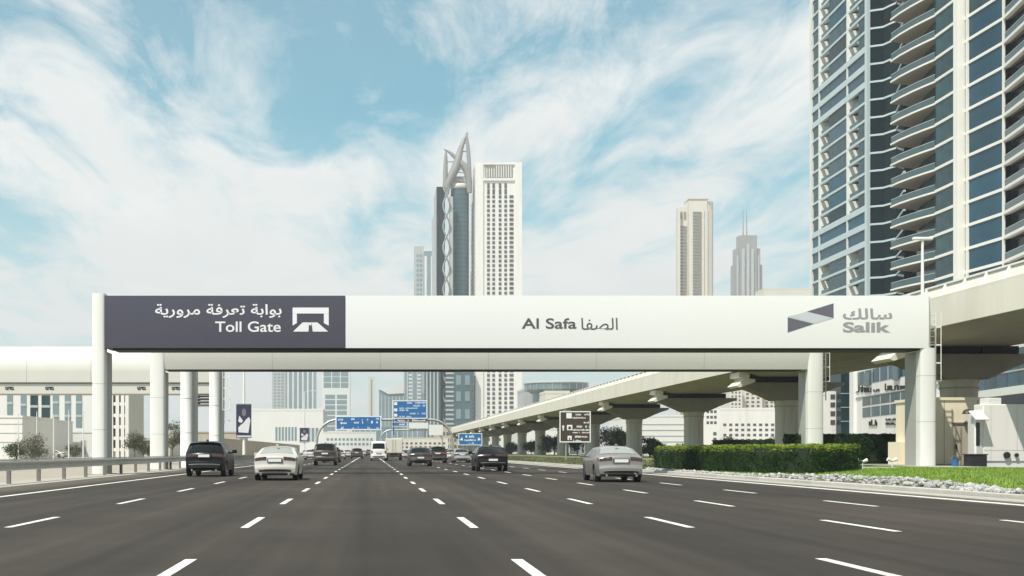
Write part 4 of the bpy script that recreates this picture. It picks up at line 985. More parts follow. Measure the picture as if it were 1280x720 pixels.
for wy in (1.2, 2.3, 6.3):
    for sx in (-1,1): w_ = obj('wheel', ty, tk, loc=(sx*.94, wy, .44)); obj('rim', rm, w_)
pk = make_car(SEDAN, 'parked_car', 'white car parked behind the guardrail among the flag poles', 'car', PW); put(pk, atx(83,215), 215, 80)
del pk['group']
# ------------------------------------------------------------------ big apartment tower on the right
tw = thing('apartment_tower', 'tall blue glass apartment tower with white floor bands and curved balconies on the right', 'tower')
SL = lambda k: 79-(22-k)*3.42
NF = 33; MECH = (20, 21, 11, 12); THICK = (20, 21, 22, 11, 12, 13)
core = MB(); core.prism([(99.4,263),(98.6,233),(100.6,232.8),(101.4,228),(92.2,199),(89.3,187),(89.4,180),(90.4,169),(89.2,156),(125,154),(128,263)], 0, SL(NF)+1)
core.build('wall', M['glassdark'], tw)
def fy(px): return 89.27/((px-462)/1500-.029)
def fx(y): return 96+.029*(y-232)
def quad_face(y0, y1, off, t, z0, z1):
    """plate on the long street face between depths y0 and y1, its front off metres proud"""
    a0, a1 = fx(y0), fx(y1)
    q = MB(); q.prism([(a0-off,y0),(a0-off+t,y0),(a1-off+t,y1),(a1-off,y1)], z0, z1); return q
def seg(p0, p1, off, t, z0, z1, mb=None):
    """plate along the plan line p0-p1 (facing -x), off metres proud"""
    a, b = Vector(p0), Vector(p1); d = (b-a).normalized(); n = Vector((-abs(d.y), d.x if d.y > 0 else -d.x))
    if n.x > 0: n = -n
    q = mb or MB(); P_ = [a+n*off, b+n*off, b+n*(off-t), a+n*(off-t)]
    q.prism([(p.x, p.y) for p in P_], z0, z1); return q
FH = 3.42
A_, B_ = fy(1016.2), fy(1083)
m_band = quad_face(B_, A_, .14, .5, -.28, .20).mesh('floor_band', M['towerblue'])
m_thick = quad_face(B_, A_, .24, .6, -.62, .55).mesh('floor_band', M['towerblue'])
bays = [(1017,1025.2),(1036,1060.3),(1073,1083)]
m_pane = [quad_face(fy(b), fy(a), -.02, .1, .203, FH-.283).mesh('window_pane', M['glasscurtain'] if i != 1 else M['glassblue']) for i, (a, b) in enumerate(bays)]
rpane = random.Random(5)
m_alt = [quad_face(fy(60.3+1000), fy(1036), -.02, .1, .203, FH-.283).mesh('window_pane', M[w_]) for w_ in ('glasscurtain','glassdark')]
m_pmech = quad_face(B_, A_, -.02, .1, .55, FH-.62).mesh('window_pane', M['glassblue'])
niche = []
for a, b in ((1025.2,1036),(1060.3,1073)):
    y1, y0 = fy(a), fy(b); q = MB()
    q.prism([(fx(y1)-.16,y1-.5),(fx(y1)-.16,y1),(fx(y1)+1.8,y1),(fx(y1)+1.8,y1-1.0),(fx(y1)+.7,y1-.8)], .203, FH-.283)
    q.prism([(fx(y0)+1.6,y0),(fx(y0)+1.8,y0),(fx(y1)+1.8,y1-1.0),(fx(y1)+1.6,y1-1.0)], .203, FH-.283)
    rl = quad_face(y0, y1-.52, -.05, .05, .203, 1.05)
    niche.append((q.mesh('balcony_niche', M['towerwhite']), rl.mesh('niche_railing', M['railglass'])))
for k in range(1, NF):
    z = SL(k)
    obj('floor_band', m_thick if k in THICK else m_band, tw, loc=(0,0,z))
    if k in MECH: obj('window_pane', m_pmech, tw, loc=(0,0,z)); continue
    for i, me in enumerate(m_pane):
        obj('window_pane', rpane.choice(m_alt) if i == 1 and rpane.random() < .35 else me, tw, loc=(0,0,z))
    for me, rl in niche:
        o = obj('balcony_niche', me, tw, loc=(0,0,z)); obj('niche_railing', rl, o)
q = quad_face(B_-1.15, B_-.01, .35, 1.0, 0, SL(NF)+1.5); q.build('corner_column', M['towerblue'], tw)
q = quad_face(A_+.01, A_+1.3, .3, 1.0, 0, SL(NF)+1.5); q.build('corner_column', M['towerwhite'], tw)
for px in (1025.2, 1060.3):
    y = fy(px); q = quad_face(y-.02, y+.5, .2, .3, 0, SL(NF)+1); q.build('facade_pier', M['towerwhite'], tw)
# dark recessed corner
Bp, Cp, Dp, Ep = (96.2,230.6), (98.3,229.6), (99.4,226.5), (90.6,198.6)
rec = [Bp, Cp, (98.8,228), Dp, (96.4,216.5)]
def ribbon(pts, off, t, z0, z1):
    q = MB()
    n_ = len(pts); out = []; inn = []
    for i, p in enumerate(pts):
        a, b = Vector(pts[max(i-1,0)]), Vector(pts[min(i+1,n_-1)]); d = (b-a).normalized(); nn = Vector((d.y, -d.x))
        if nn.x+nn.y > 0 and nn.x > -.2: nn = -nn
        if nn.x > 0 and abs(nn.y) < abs(nn.x): nn = -nn
        out.append(Vector(p)+nn*off); inn.append(Vector(p)+nn*(off-t))
    for i in range(n_-1):
        q.prism([(out[i].x,out[i].y),(out[i+1].x,out[i+1].y),(inn[i+1].x,inn[i+1].y),(inn[i].x,inn[i].y)], z0, z1)
    return q
m_rb = ribbon(rec, .10, .4, -.20, .16).mesh('recess_band', M['towerblue'])
m_rp = ribbon(rec, 0, .08, .163, FH-.203).mesh('window_pane', M['glassdark'])
# balcony wing
edge = [(85.6,197.3),(85.75,194.4),(86.25,191.2),(86.9,188.3),(87.6,185.7)]
back = [(90.9,199.2),(89.3,192.0),(88.6,186.2)]
q = MB(); q.prism(edge+back[::-1], -.15, .12); m_bal = q.mesh('balcony_slab', M['towerwarm'])
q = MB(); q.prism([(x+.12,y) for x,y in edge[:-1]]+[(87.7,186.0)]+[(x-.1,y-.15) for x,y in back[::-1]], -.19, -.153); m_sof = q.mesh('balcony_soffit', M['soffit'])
m_rg = ribbon([(x+.14,y) for x, y in edge[:-1]]+[(87.6,186.0)], 0, .03, .143, 1.10).mesh('railing_glass', M['railglass'])
m_rt = ribbon([(x+.14,y) for x, y in edge[:-1]]+[(87.6,186.0)], .03, .09, 1.103, 1.17).mesh('railing_rail', M['towerblue'])
m_bw = ribbon([(90.6,198.6),(89.5,193.6)], .05, .1, .143, FH-.263).mesh('window_pane', M['glassdark'])
m_bw2 = ribbon([(89.45,193.5),(88.4,186.4)], .05, .1, .143, FH-.263).mesh('window_pane', M['glasscurtain'])
G0, G1_, H0, H1, I1 = (87.6,185.7), (87.6,179.0), (88.3,178.2), (88.9,168.1), (86.7,155)
m_gp = seg(G0, G1_, 0, .1, .223, FH-.203).mesh('window_pane', M['glasscurtain'])
m_hp = [seg((88.36,177.2), H1, 0, .1, .223, FH-.203).mesh('window_pane', M[w_]) for w_ in ('glassblue','glassblue','glassblue','glasscurtain')]
q = seg(G0, G1_, .16, .7, -.2, .22); seg(H0, H1, .16, .7, -.2, .22, q); seg(H1, I1, .16, .7, -.2, .22, q); m_wb = q.mesh('wing_band', M['towerwarm'])
m_ip = seg((89.9,168.1),(88.3,155), 0, .1, .223, FH-.203).mesh('window_pane', M['glassdark'])
m_ir = seg((88.8,167.6),I1, .08, .03, .223, 1.08).mesh('railing_glass', M['railglass']); m_it = seg((88.8,167.6),I1, .12, .08, 1.083, 1.15).mesh('railing_rail', M['towerblue'])
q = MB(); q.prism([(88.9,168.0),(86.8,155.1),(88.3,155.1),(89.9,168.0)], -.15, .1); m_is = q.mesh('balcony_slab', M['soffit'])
for k in range(1, NF):
    z = SL(k); l_ = (0,0,z)
    obj('recess_band', m_rb, tw, loc=l_); obj('window_pane', m_rp, tw, loc=l_)
    if k > 27: continue
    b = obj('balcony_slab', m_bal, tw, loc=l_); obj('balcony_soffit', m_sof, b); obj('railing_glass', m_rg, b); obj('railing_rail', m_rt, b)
    for me in (m_bw, m_bw2, m_gp, rpane.choice(m_hp), m_ip): obj('window_pane', me, tw, loc=l_)
    obj('wing_band', m_wb, tw, loc=l_)
    b = obj('balcony_slab', m_is, tw, loc=l_); obj('railing_glass', m_ir, b); obj('railing_rail', m_it, b)
q = MB(); q.prism([(87.15,179.2),(87.15,178.0),(88.3,177.9),(88.3,179.2)], 0, SL(28)); q.build('wing_column', M['towerwarm'], tw)
q = MB(); q.prism([(88.0,177.2),(88.0,176.9),(88.4,176.9),(88.4,177.2)], 0, SL(28)); q.build('wing_mullion', M['towerwarm'], tw)
q = MB(); q.prism([(88.7,168.3),(88.7,168.0),(89.0,168.0),(89.0,168.3)], 0, SL(28)); q.build('wing_mullion', M['towerwarm'], tw)
q = MB(); q.prism([(98.2,263.3),(97.6,232),(101.4,228),(92.2,199),(89.3,187),(90.4,169),(89.2,156),(126,153),(129,264)], SL(NF)+1.003, SL(NF)+2.2); q.build('roof', M['towerwhite'], tw)

# podium building with signs
pod = thing('podium_building', 'white clad low building with dark lettering and strip windows beneath the viaduct', 'building')
p0, p1 = Vector((74.7,185)), Vector((64.2,114)); dd = (p1-p0).normalized(); nn = Vector((-abs(dd.y), dd.x*-1 if dd.x < 0 else dd.x)).normalized()
nn = Vector((dd.y, -dd.x));  nn = nn if nn.x < 0 else -nn
Lp = (p1-p0).length
def pface(s0, s1, z0, z1, off, t, mb=None):
    a, b = p0+dd*s0, p0+dd*s1; q = mb or MB()
    P_ = [a+nn*off, b+nn*off, b+nn*(off-t), a+nn*(off-t)]; q.prism([(v.x,v.y) for v in P_], z0, z1); return q
q = MB(); e0, e1 = p0-nn*14, p1-nn*14
q.prism([(p0.x,p0.y),(p1.x,p1.y),(e1.x,e1.y),(e0.x,e0.y)], 0, 14.0); q.build('wall', M['whiterender'], pod)
def ps(px):   # distance along the face at a pixel column
    r_ = (px-462)/1500; return (r_*p0.y-p0.x)/(dd.x-r_*dd.y)
def pzz(px, py): s_ = ps(px); Y = p0.y+dd.y*s_; return atz(py, Y)
zr = [(pzz(1100,476.5), pzz(1100,459)), (pzz(1100,504.5), pzz(1100,493.5)), (pzz(1100,519.5), pzz(1100,507))]
for (za_, zb_), (s0, s1, n_, m_) in zip(zr, ((1072,1170,9,'glassblue'),(1078,1170,7,'glasscurtain'),(1078,1170,7,'glasscurtain'))):
    u0, u1 = ps(s0), ps(s1)
    for i in range(n_):
        a, b = u0+(u1-u0)*i/n_+.06, u0+(u1-u0)*(i+1)/n_-.06
        w_ = pface(a, b, za_, zb_, .04, .2).build('window', M[m_], pod)
        pface(a, a+.12, za_, zb_, .07, .029).build('mullion', M['whitemetal'], w_)
for px in (1086, 1122):
    a = ps(px-3.5); b = ps(px+3.5); pface(a, b, zr[0][0]-.3, zr[0][1]-.4, .35, .3).build('oriel_window', M['railglass'], pod)
q = pface(ps(1069), Lp, zr[1][1]+.05, zr[1][1]+.2, .15, .14); q.build('ledge', M['palegrey'], pod)
pface(ps(1066), ps(1071), 0, 14.3, .5, .49).build('end_fin', M['whitemetal'], pod)
pface(ps(1150), Lp, 6.95, 7.75, .5, .45).build('canopy_band', M['towerwhite'], pod)
for i in range(8):
    u0 = ps(1196); u1 = u0+(Lp-u0)*i/8; u2 = u0+(Lp-u0)*(i+1)/8
    pface(u1+.05, u2-.05, 7.8, 11.6, .08, .07).build('strip_window', M['glassblue'] if i % 3 else M['glasscurtain'], pod)
pface(ps(1196), Lp, 2.0, 6.9, .08, .07).build('strip_window', M['glassdark'], pod)
rnd = random.Random(11)
def pod_letters(px0, px1, py0, py1, caps=True):
    q = MB(); px = px0
    while px < px1-1.2:
        w_ = rnd.uniform(2.6,4.4); e = min(px+w_, px1); kind = rnd.randrange(4); t_ = .75; hh = py0 if rnd.random() < .3 else py0+(py1-py0)*.3
        st = [(px, hh, px+t_, py1), (e-t_-.3, py0+(py1-py0)*.3, e-.3, py1)] if kind < 2 else [(px, hh, px+t_, py1)]
        st.append((px, py1-.9, e-.3, py1) if kind != 1 else (px, py0+(py1-py0)*.3, e-.3, py0+(py1-py0)*.3+.9))
        for (a, b, c_, d_) in st: pface(ps(a), ps(c_), pzz(a, d_), pzz(a, b), .14, .13, q)
        px = e+.35
    return q.build('sign_lettering', M['black'], pod, kind='stuff')
pod_letters(1070, 1091, 482.0, 490.5); pod_letters(1092.5, 1101, 485.5, 489.5); pod_letters(1107, 1134, 479.5, 488); pod_letters(1087, 1098, 524.5, 532); pod_letters(1108, 1121, 522, 525.5); pod_letters(1108, 1121, 527, 531)
an = thing('annex_building', 'narrow white building end with four stacked square windows right of the gantry ladder', 'building', (atx(1021,192), 192, 0))
w_ = atx(1051,192)-atx(1021,192); h_ = atz(489,192)
q = MB(); q.box(0,w_,0,14,0,h_); q.build('wall', M['whiterender'], an)
for py in (496, 506, 517, 528):
    q = MB(); a = atx(1038,192)-atx(1021,192); q.box(a,a+.75,-.05,.02,atz(py+3,192),atz(py-3,192)); q.build('window', M['farwindow'], an)
lk = thing('glazed_link', 'dark glass stair link between the white annex and the lettered building', 'building', (atx(1051,190), 190, 0))
q = MB(); q.box(.02, atx(1067,190)-atx(1051,190)-.1, 0, 10, 0, atz(462,190)); q.build('glass_wall', M['glasscurtain'], lk)
for k in range(5):
    q = MB(); q.box(0, 2.0, -.06, -.004, 2.2*k+1.5, 2.2*k+1.62); q.build('transom', M['palegrey'], lk)

# ------------------------------------------------------------------ far buildings
def win_grid(q, x0, x1, z0, z1, y, nx, nz, fx_, fz_, d=.25, face='front', skip=0.0):
    for i in range(nx):
        for j in range(nz):
            if random.random() < skip: continue
            cx_ = x0+(x1-x0)*(i+.5)/nx; cz_ = z0+(z1-z0)*(j+.5)/nz; w_ = (x1-x0)/nx*fx_/2; h_ = (z1-z0)/nz*fz_/2
            if face == 'front': q.box(cx_-w_, cx_+w_, y-d*.3, y+d, cz_-h_, cz_+h_)
            else: q.box(y-d*.3, y+d, cx_-w_, cx_+w_, cz_-h_, cz_+h_)
def block(name, label, px0, px1, ytop, Y, depth, wall, win=None, grid=None, cat='building', roof=None, pieces=None, base=0, side=False, skip=0.0):
    """block seen front-on: wall, roof parapet and a grid of windows; grid = list of (fx0, fx1, fz0, fz1, nx, nz, wide, high)"""
    x0, x1, h = atx(px0,Y), atx(px1,Y), atz(ytop,Y); t = thing(name, label, cat, ((x0+x1)/2, Y, base)); w_ = (x1-x0)
    q = MB(); q.box(-w_/2, w_/2, 0, depth, 0, h); q.build('wall', M[wall], t)
    q = MB(); rh = min(1.2, h*.05); q.box(-w_/2-.1, w_/2+.1, -.1, depth+.1, h+.003, h+rh); q.build('roof_parapet', M[roof or wall], t)
    q = MB(); n_ = 0
    for (a, b, c_, d_, nx, nz, wd, hg) in (grid or []):
        win_grid(q, -w_/2+w_*a, -w_/2+w_*b, h*c_, h*d_, -.003, nx, nz, wd, hg, .2, skip=skip); n_ += nx*nz
        if side: win_grid(q, depth*.1, depth*.9, h*c_, h*d_, -w_/2-.003, max(2, nx//2), nz, wd, hg, .2, 'side')
    if n_: q.build('windows', M[win], t, kind='stuff' if n_ > 12 else None)
    return t, w_, h
# twin tower
Y = 900
t1 = thing('spired_tower', 'dark teal glass skyscraper with a white twisted lattice and pointed horn crown', 'tower', (0, Y, 0))
X9 = lambda px: atx(px, Y); Z9 = lambda py: atz(py, Y)
q = MB(); cxp, rr = X9(576.5), X9(588)-X9(576.5)
q.lathe([(rr,0),(rr,Z9(231)),(rr*.97,Z9(227)),(rr*.8,Z9(224.5))], 36, (cxp, 14)); q.build('glass_drum', M['farglass'], t1, smooth=40)
q = MB()
for j in range(58): q.lathe([(rr+.02,Z9(560)+3.42*j),(rr+.12,Z9(560)+3.42*j),(rr+.12,Z9(560)+3.42*j+.5),(rr+.02,Z9(560)+3.42*j+.5)], 24, (cxp, 14))
q.build('floor_bands', M['glasscurtain'], t1, kind='stuff')
q = MB(); q.lathe([(rr*.99,Z9(232)),(rr*1.05,Z9(231)),(rr*1.05,Z9(227)),(rr*.98,Z9(226))], 36, (cxp, 14)); q.build('drum_collar', M['cream'], t1, smooth=40)
q = MB(); q.box(X9(546), X9(556.5), 4, 40, 0, Z9(232)); q.box(X9(550), X9(556), 2, 4, 0, Z9(243)); q.build('dark_fin', M['glassdark'], t1)
q = MB(); q.box(X9(530), X9(550), -6, 40, 0, Z9(440)); q.build('lower_block', M['farglass'], t1)
q = MB()
for px in (533, 537.5, 542, 546.5): q.box(X9(px)-.5, X9(px)+.5, -6.5, -6.01, 0, Z9(440))
q.build('mullion', M['palegrey'], t1, kind='stuff')
q = MB(); q.box(X9(556), X9(589), -9, 14, 0, Z9(455)); lb_ = q.build('podium_block', M['farglass'], t1)
q = MB()
for j in range(24): q.box(X9(556), X9(566), -9.6, -9.02, 4+3.4*j, 4+3.4*j+1.2)
q.build('balcony_bands', M['palegrey'], lb_, kind='stuff')
q = MB()
for c_ in (572, 583): 
    for py in (470, 490, 512): q.box(X9(c_-3), X9(c_+3), -9.4, -9.02, Z9(py+12), Z9(py))
q.build('pale_window_group', M['farglasspale'], lb_, kind='stuff')  # window groups in paler glass
q = MB(); q.box(X9(562), X9(566), -1, 4, 0, Z9(246)); q.build('pale_strip', M['palegrey'], t1)
for ph in (0, math.pi):
    q = MB(); pts = [(X9(557.8)+2.5*math.sin(ph+j*.42), -2+1.5*math.cos(ph+j*.42), 20+2.1*j) for j in range(0, 87)]; q.tube(pts, .62, 6); q.build('twisted_strand', M['crown'], t1, smooth=60)
def horn(pts, name, m='crown'):
    q = MB(); q.tube([(X9(a), 8, Z9(b)) for a, b, r_ in pts], [r_ for a, b, r_ in pts], 8); return q.build(name, M[m], t1, smooth=60)
horn([(558.5,240,2.0),(560,228,2.6),(566,216,3.2),(571,206,3.4),(574,194,2.8),(577,182,2.1),(581,171,1.4),(586,161.5,.4)], 'crown_horn')
horn([(588,238,2.0),(587.5,224,2.4),(585,212,2.6),(581,204,2.6),(576,199,2.2),(570,193,1.7),(563,187,1.1),(555.5,183,.4)], 'crown_horn')
horn([(588,226,1.7),(587.3,200,1.6),(585.8,178,1.3),(584,163,.7)], 'crown_mast')
horn([(557,238,1.8),(557.6,212,1.8),(558,196,1.4),(558.2,186,.7)], 'crown_mast')
horn([(560,226,.5),(574,222,.5),(588,226,.5)], 'crown_tie'); horn([(565,215,.4),(575,212,.4),(585,214,.4)], 'crown_tie'); horn([(579,186,.5),(586,186,.5)], 'crown_tie'); horn([(560,199,.4),(569,199,.5)], 'crown_tie'); horn([(581,175,.4),(586,176,.4)], 'crown_tie')
for py in (219, 209): horn([(570,py,.4),(580,py-1,.4)], 'crown_tie', 'steeldark')
q = MB(); q.prism([(X9(564),9),(X9(588),9),(X9(588),20),(X9(564),20)], Z9(227), Z9(217)); q.build('plant_room', M['palegrey'], t1)
t2 = thing('gridded_tower', 'slender white skyscraper with punched dark windows and a louvred top opening', 'tower', (0, Y, 0))
h = Z9(204); q = MB(); q.box(X9(594.5), X9(652), 0, 46, 0, h); q.build('wall', M['whiterender'], t2)
q = MB(); q.box(X9(594.5)-.2, X9(604), -.9, -.004, 0, h+.6); q.box(X9(643.5), X9(652)+.2, -.9, -.004, 0, h+.6); q.box(X9(604)+.003, X9(643.5)-.003, -.9, -.004, Z9(226), Z9(223)); q.box(X9(604)+.003, X9(643.5)-.003, -.9, -.004, Z9(206), h+.6); q.build('facade_frame', M['whiterender'], t2)
q = MB(); q.box(X9(606.5), X9(640.5), -.5, -.006, Z9(222), Z9(207)); lv_ = q.build('louvre_panel', M['farlouvre'], t2)
q = MB()
for i in range(11): a = X9(607)+(X9(640)-X9(607))*(i+.5)/11; q.box(a-.35, a+.35, -.85, -.503, Z9(222), Z9(207+ (4 if i < 4 else 0)))
q.build('louvre_blade', M['pale'], lv_, kind='stuff')
q = MB(); pit = 5.72
for j in range(60):
    py = 246+pit*j
    if py > 562: break
    for px in (610.5, 617, 625, 632): q.box(X9(px-1.7), X9(px+1.7), -.3, .1, Z9(py+1.8), Z9(py-1.6))
    q.box(X9(636.8), X9(641.8), -.3, .1, Z9(py+1.5), Z9(py-1.9))
for px in (610.5, 617, 625, 632):
    q.box(X9(px-1.5), X9(px+1.5), -.3, .1, Z9(243), Z9(236.5)); q.box(X9(px-1.5), X9(px+1.5), -.3, .1, Z9(235.5), Z9(229))
q.build('windows', M['farwindow'], t2, kind='stuff')
q = MB()
for j in range(56):
    z = Z9(246+pit*j)
    for yy in (10, 26): q.box(X9(594.5)-.2, X9(594.5)+.1, yy, yy+9, z-1.0, z+1.1)
q.build('side_windows', M['farwindow'], t2, kind='stuff')
q = MB(); q.tube([(X9(617),20,h),(X9(617),20,h+5)], .4, 6); q.tube([(X9(640),24,h),(X9(640),24,h+3)], .4, 6); q.box(X9(612), X9(622), 12, 30, h+.003, h+2); q.build('roof_plant', M['palegrey'], t2, kind='stuff')

# beige slab tower and the grey stepped one
Y = 1000
t3 = thing('beige_tower', 'beige apartment skyscraper with banded balconies and a rounded corner', 'tower', (0, Y, 0))
XA = lambda px: atx(px, Y); ZA = lambda py: atz(py, Y)
q = MB(); q.box(XA(861.5), XA(884), 0, 16, 0, ZA(249)); q.lathe([(XA(894.5)-XA(884),0),(XA(894.5)-XA(884),ZA(251)),(0.5,ZA(249.5))], 28, (XA(884), 8)); q.build('wall', M['cream'], t3, smooth=40)
q = MB(); q.box(XA(861), XA(886), -.6, 15, ZA(249)+.01, ZA(247)); q.build('roof_parapet', M['cream'], t3)
q = MB(); q.box(XA(851), XA(861.4), 6, 16, 0, ZA(257)); q.build('side_block', M['cream'], t3)
q = MB(); q.box(XA(848), XA(851.2), 2, 6.5, 0, ZA(259)); q.build('side_pier', M['cream'], t3)
q = MB(); 
for j in range(62):
    z = ZA(266+4.05*j)
    if z < 3: break
    q.box(XA(866), XA(876.5), -.8, -.01, z-.6, z+.75)
    if j > 3: q.box(XA(851.5), XA(860.5), 5.4, 5.99, z-.5, z+.8)
for px in (852.5, 857): q.box(XA(px), XA(px+2.5), 5.4, 5.99, ZA(272), ZA(263))
q.build('dark_louvre_bands', M['farlouvre'], t3, kind='stuff')  # dark louvre stripes and windows
q = MB()
for px in (879.5, 884.5, 889): q.box(XA(px)-.2, XA(px)+.2, -1.0 if px < 884 else -.0, .5, 0, ZA(262))
q.build('ribs', M['cream'], t3, kind='stuff')
Y = 1650
t4 = thing('stepped_tower', 'pale grey stepped skyscraper with twin rooftop antennas far away', 'tower', (0, Y, 0))
XA = lambda px: atx(px, Y); ZA = lambda py: atz(py, Y)
q = MB(); q.box(XA(917), XA(953), 0, 14, 0, ZA(331)); q.box(XA(919), XA(949.5), -3, 12, 0, ZA(311)); q.box(XA(923), XA(944.5), -6, 10, 0, ZA(295)); q.build('wall', M['crown'], t4)
q = MB(); 
for px in (927, 933, 938.5): q.box(XA(px-1.6), XA(px+1.6), -8, -6.01, 0, ZA(312-(px == 933)*6))
for px in (921, 947): q.box(XA(px-1), XA(px+1), -4.5, -3.01, 0, ZA(320))
q.build('fins', M['palegrey'], t4, kind='stuff')
for px in (930.3, 934.7):
    q = MB(); q.tube([(XA(px),5,ZA(295)),(XA(px),5,ZA(262))], [1.1,.5], 6); q.build('antenna', M['crown'], t4)
q = MB(); q.box(XA(924), XA(943), -6.2, -6.02, ZA(340), ZA(326)); q.build('windows', M['farglasspale'], t4)

B = block
B('low_tower_block','beige low block with stepped roof seen above the white sign board',955,1019,362,1150,26,'cream','farwindow',[(.05,.95,.9,.97,9,1,.5,.5)])
B('pale_tower','thin grey glass tower left of the twin skyscrapers',518.5,530,309,1500,30,'palegrey','farglasspale',[(.15,.85,.02,.97,2,40,.7,.6)],'tower')
B('pale_tower','thin pale blue tower touching the grey glass one',530.5,541.5,315,1480,30,'farglasspale','pale',[(.0,.28,.02,.98,1,1,.9,1),(.72,1,.02,.98,1,1,.9,1)],'tower')
B('pale_tower','pale slim tower hugging the dark fin of the spired skyscraper',541.5,550,273,1300,30,'palegrey','farglasspale',[(.2,.8,.02,.97,2,45,.6,.5)],'tower')
B('banded_tower','pale grey concrete tower at the left, seen under the plain gantry beam',340,357,455,1400,30,'palegrey','farglasspale',[(.08,.92,.05,.9,3,24,.6,.5)],'tower')
B('striped_tower','blue glass tower with vertical white stripes under the plain gantry beam',357,394,430,1380,34,'farglasspale','pale',[(.0,1,.0,1,6,1,.28,1)],'tower')
B('framed_tower','grey glass tower with a white crossbar under the plain gantry beam',402.5,437.5,440,1250,34,'pale','farglasspale',[(.08,.92,.05,.58,2,10,.86,.8),(.04,.96,.64,.98,3,6,.9,.9)],'tower')
B('slim_tower','slim beige tower pair above the wide blue board',460,469,472,1500,24,'cream','farglasspale',[(.38,.6,.02,.98,1,1,1,1)],'tower')
t_, w_, h_ = B('curved_roof_tower','green glass tower with a swept white roof behind the tall blue board',474,507,489,1200,30,'farglasspale','pale',[(.02,.98,.1,.92,7,1,.12,1)],'tower')
q = MB(); q.yprism([(-w_/2,h_+2),(-w_/2*.2,h_+3),(w_/2*.5,h_+7),(w_/2,h_+10),(w_/2,h_-2),(-w_/2*.3,h_-3)], -1, 25); q.build('swept_roof', M['pale'], t_)
B('pale_tower','green grey glass tower right behind the tall blue board',506,531,445,1150,34,'farglasspale','pale',[(.0,1,.0,1,4,1,.10,1),(.1,.9,.55,.9,2,9,.5,.4)],'tower')
B('white_hall','long blank white building wall behind the bannered light pole',296,404,513.5,620,60,'pale','farglasspale',[(.44,.70,.30,.62,7,1,.66,1),(.72,.95,.28,.6,5,1,.7,1)])
B('low_block','pale low building far ahead between the white hall and the sign gantry',404,470,541,560,30,'pale','farglasspale',[(.05,.95,.35,.8,12,2,.6,.5)])
B('low_block','teal glazed low building far ahead above the white minibus',440,500,535,700,40,'farglasspale','pale',[(0,1,.1,.95,9,2,.1,1)])
B('low_block','cream low building far ahead behind the box truck and sign arch',492,560,548,600,30,'cream','farwindow',[(.03,.97,.3,.8,11,2,.5,.5)])
B('low_block','brown shaded low building at the end of the viaduct',546,578,535,640,24,'beigewall','farwindow',[(.05,.95,.15,.9,6,3,.6,.5)])
B('white_block','small white building with square windows under the far viaduct',604,652,541,470,26,'pale','farwindow',[(.08,.92,.2,.85,6,2,.35,.4)])
B('white_block','white showroom with a dark sign strip glimpsed left of the brown tourist sign',652,706,537,420,30,'pale','farwindow',[(.3,.7,.60,.75,5,1,.6,.8),(.05,.95,.15,.45,7,1,.6,.7)])
Y = 520
t5 = thing('round_building', 'round glass topped building rising behind the viaduct parapet', 'building', (atx(695,Y), Y, 0))
q = MB(); q.lathe([(10.2,0),(10.2,atz(492,Y)),(13.2,atz(488,Y)),(13.6,atz(480,Y)),(12.5,atz(478,Y)),(1,atz(477,Y))], 36); q.build('glass_drum', M['farglasspale'], t5, smooth=30)
q = MB(); q.lathe([(13.62,atz(480.5,Y)),(13.9,atz(480,Y)),(13.9,atz(479,Y)),(12.6,atz(478,Y))], 36); q.build('roof_rim', M['palegrey'], t5, smooth=30)
q = MB()
for k in range(24):
    a = 2*math.pi*k/24; q.tube([(10.4*math.cos(a),10.4*math.sin(a),atz(492,Y)),(13.75*math.cos(a),13.75*math.sin(a),atz(487,Y)),(13.85*math.cos(a),13.85*math.sin(a),atz(481,Y))], .12, 4)
q.build('mullions', M['palegrey'], t5, kind='stuff')
B('office_block','grey office block with a white window band left of the round building',655,682,489,540,24,'palegrey','farwindow',[(.05,.95,.62,.80,8,1,.6,.8),(.05,.95,.1,.5,8,4,.6,.5)])
B('office_block','cream office block in front of the round building',682,712,492,495,24,'cream','farwindow',[(.1,.9,.1,.8,6,5,.5,.4)])
t_, w_, h_ = B('long_white_building','long white hall with blank upper wall between two piers above the hedge',795,866,521,360,40,'pale','farwindow',[(.05,.95,.06,.20,10,1,.6,.7)])
q = MB(); 
for k in range(4): q.box(-w_/2, w_/2, -.12, -.004, h_*(.35+.15*k), h_*(.35+.15*k)+.15)
q.build('cladding_joints', M['palegrey'], t_, kind='stuff')
B('windowed_building','wide white building with rows of small windows behind the hedge',900,1012,512.5,600,40,'whiterender','farwindow',[(.02,.62,.25,.72,9,4,.52,.5),(.62,.98,.25,.5,7,2,.6,.5),(.3,.98,.04,.18,10,1,.7,.8)], skip=.08)
B('windowed_building','narrow white building with a grey recess left of the rows of windows',876.5,900,510,580,30,'whiterender','farwindow',[(.25,.85,.62,.98,3,3,.7,.5),(.6,.85,.25,.5,1,2,.7,.6)])
for i, (a, b, y_, lb) in enumerate([(912,928,470,'cream apartment block just right of a pier head, left of two more'),(929,953,466,'cream apartment block with balconies, middle of three above the windowed building'),(954,975,474,'cream apartment block nearest the pier over the hedge')]):
    B('apartment_block', lb, a, b, y_, 820+15*i, 24, 'cream', 'farwindow', [(.08,.92,.06,.96,3,18,.5,.5)])
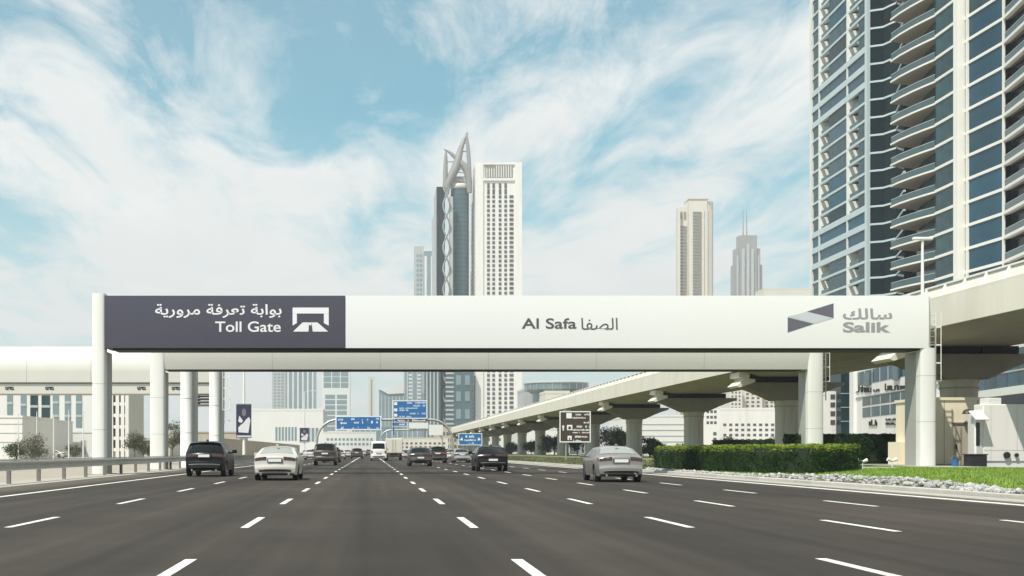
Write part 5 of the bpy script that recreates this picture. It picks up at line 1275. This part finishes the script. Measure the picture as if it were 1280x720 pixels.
# left background
t_, w_, h_ = B('office_tower','white office building with vertical blue glass strips at the far left',-40,116,440,300,30,'pale')
for (a, b, yb) in ((-32,-24,520),(-14,-6,522),(9,16,518),(26,33,520),(38,47.5,522),(52,62.5,522),(66,73.5,534),(81,88.5,534),(95,102.5,534)):
    Yb = 300; x0 = atx(a,Yb)-t_.location.x; x1 = atx(b,Yb)-t_.location.x
    q = MB(); q.box(x0,x1,-.12,.05,atz(yb,Yb),h_-2); o = q.build('window_strip', M['farglasspale'] if a not in (38,52) else M['glasscurtain'], t_)
    q = MB()
    for k in range(8): q.box(x0,x1,-.2,-.123,atz(yb,Yb)+3.4*k+2.5,atz(yb,Yb)+3.4*k+3.1) if atz(yb,Yb)+3.4*k+3.1 < h_-2 else None
    if q.v: q.build('spandrels', M['palegrey'], o, kind='stuff')
B('white_pavilion','low white pavilion with a curved roof edge behind the flag poles at the left',-30,28,522,190,20,'whiterender','palegrey',[(0,1,.30,.96,1,3,1,.04)])
B('white_pavilion','white low wing with narrow slit windows beside the pavilion',28.5,60,526,240,20,'whiterender','farwindow',[(.1,.8,.35,.75,7,1,.35,1)])
B('white_pavilion','blank white annex behind the first toll gantry column',60.5,128,541,262,20,'pale','palegrey',[(.2,.4,.2,.7,1,1,1,1),(.6,.7,.1,.7,1,1,1,1)])
t_, w_, h_ = B('frame_building','unfinished white frame building with open dark bays right of the first column',139.5,160,470,200,14,'cream')
q = MB()
for px in (140, 147.5, 154, 159.5): q.box(atx(px,200)-t_.location.x-.28, atx(px,200)-t_.location.x+.28, -.6, -.004, 0, h_)
for k in range(8): q.box(-w_/2, w_/2, -.5, -.006, 1.9*k+1.2, 1.9*k+1.75)
q.build('concrete_frame', M['whiterender'], t_)
for k in range(8):
    for a, b in ((141,146.5),(148.5,153),(155,158.5)):
        if (a > 150 and k > 5) or 1.9*k+3.0 > h_: continue
        q = MB(); q.box(atx(a,200)-t_.location.x, atx(b,200)-t_.location.x, -.12, -.004, 1.9*k+1.78, 1.9*k+2.98); q.build('open_bay', M['farwindow'], t_)
B('low_shop','low beige shop with a dark fascia behind the second toll gantry column',160,212,548,230,16,'cream','farwindow',[(.05,.95,.72,.9,1,1,1,1),(.1,.9,.1,.6,5,1,.5,1)])
B('low_shop','long low grey beige building behind the support columns',212,300,541,250,16,'beigewall','palegrey',[(.05,.95,.5,.8,9,1,.6,.8)])
# ------------------------------------------------------------------ thin air haze round everything
hz_ = MB(); hz_.box(-1600,1600,-120,3200,-1.0,330)
hm_ = bpy.data.materials.new('haze_air'); hm_.use_nodes = True; n_ = hm_.node_tree.nodes; n_.clear()
vo = n_.new('ShaderNodeVolumePrincipled'); vo.inputs['Color'].default_value = (.95,.97,1,1); vo.inputs['Density'].default_value = HAZE = .00024; vo.inputs['Anisotropy'].default_value = .1
ou = n_.new('ShaderNodeOutputMaterial'); hm_.node_tree.links.new(vo.outputs[0], ou.inputs['Volume'])
hz_.build('haze', hm_, kind='stuff')
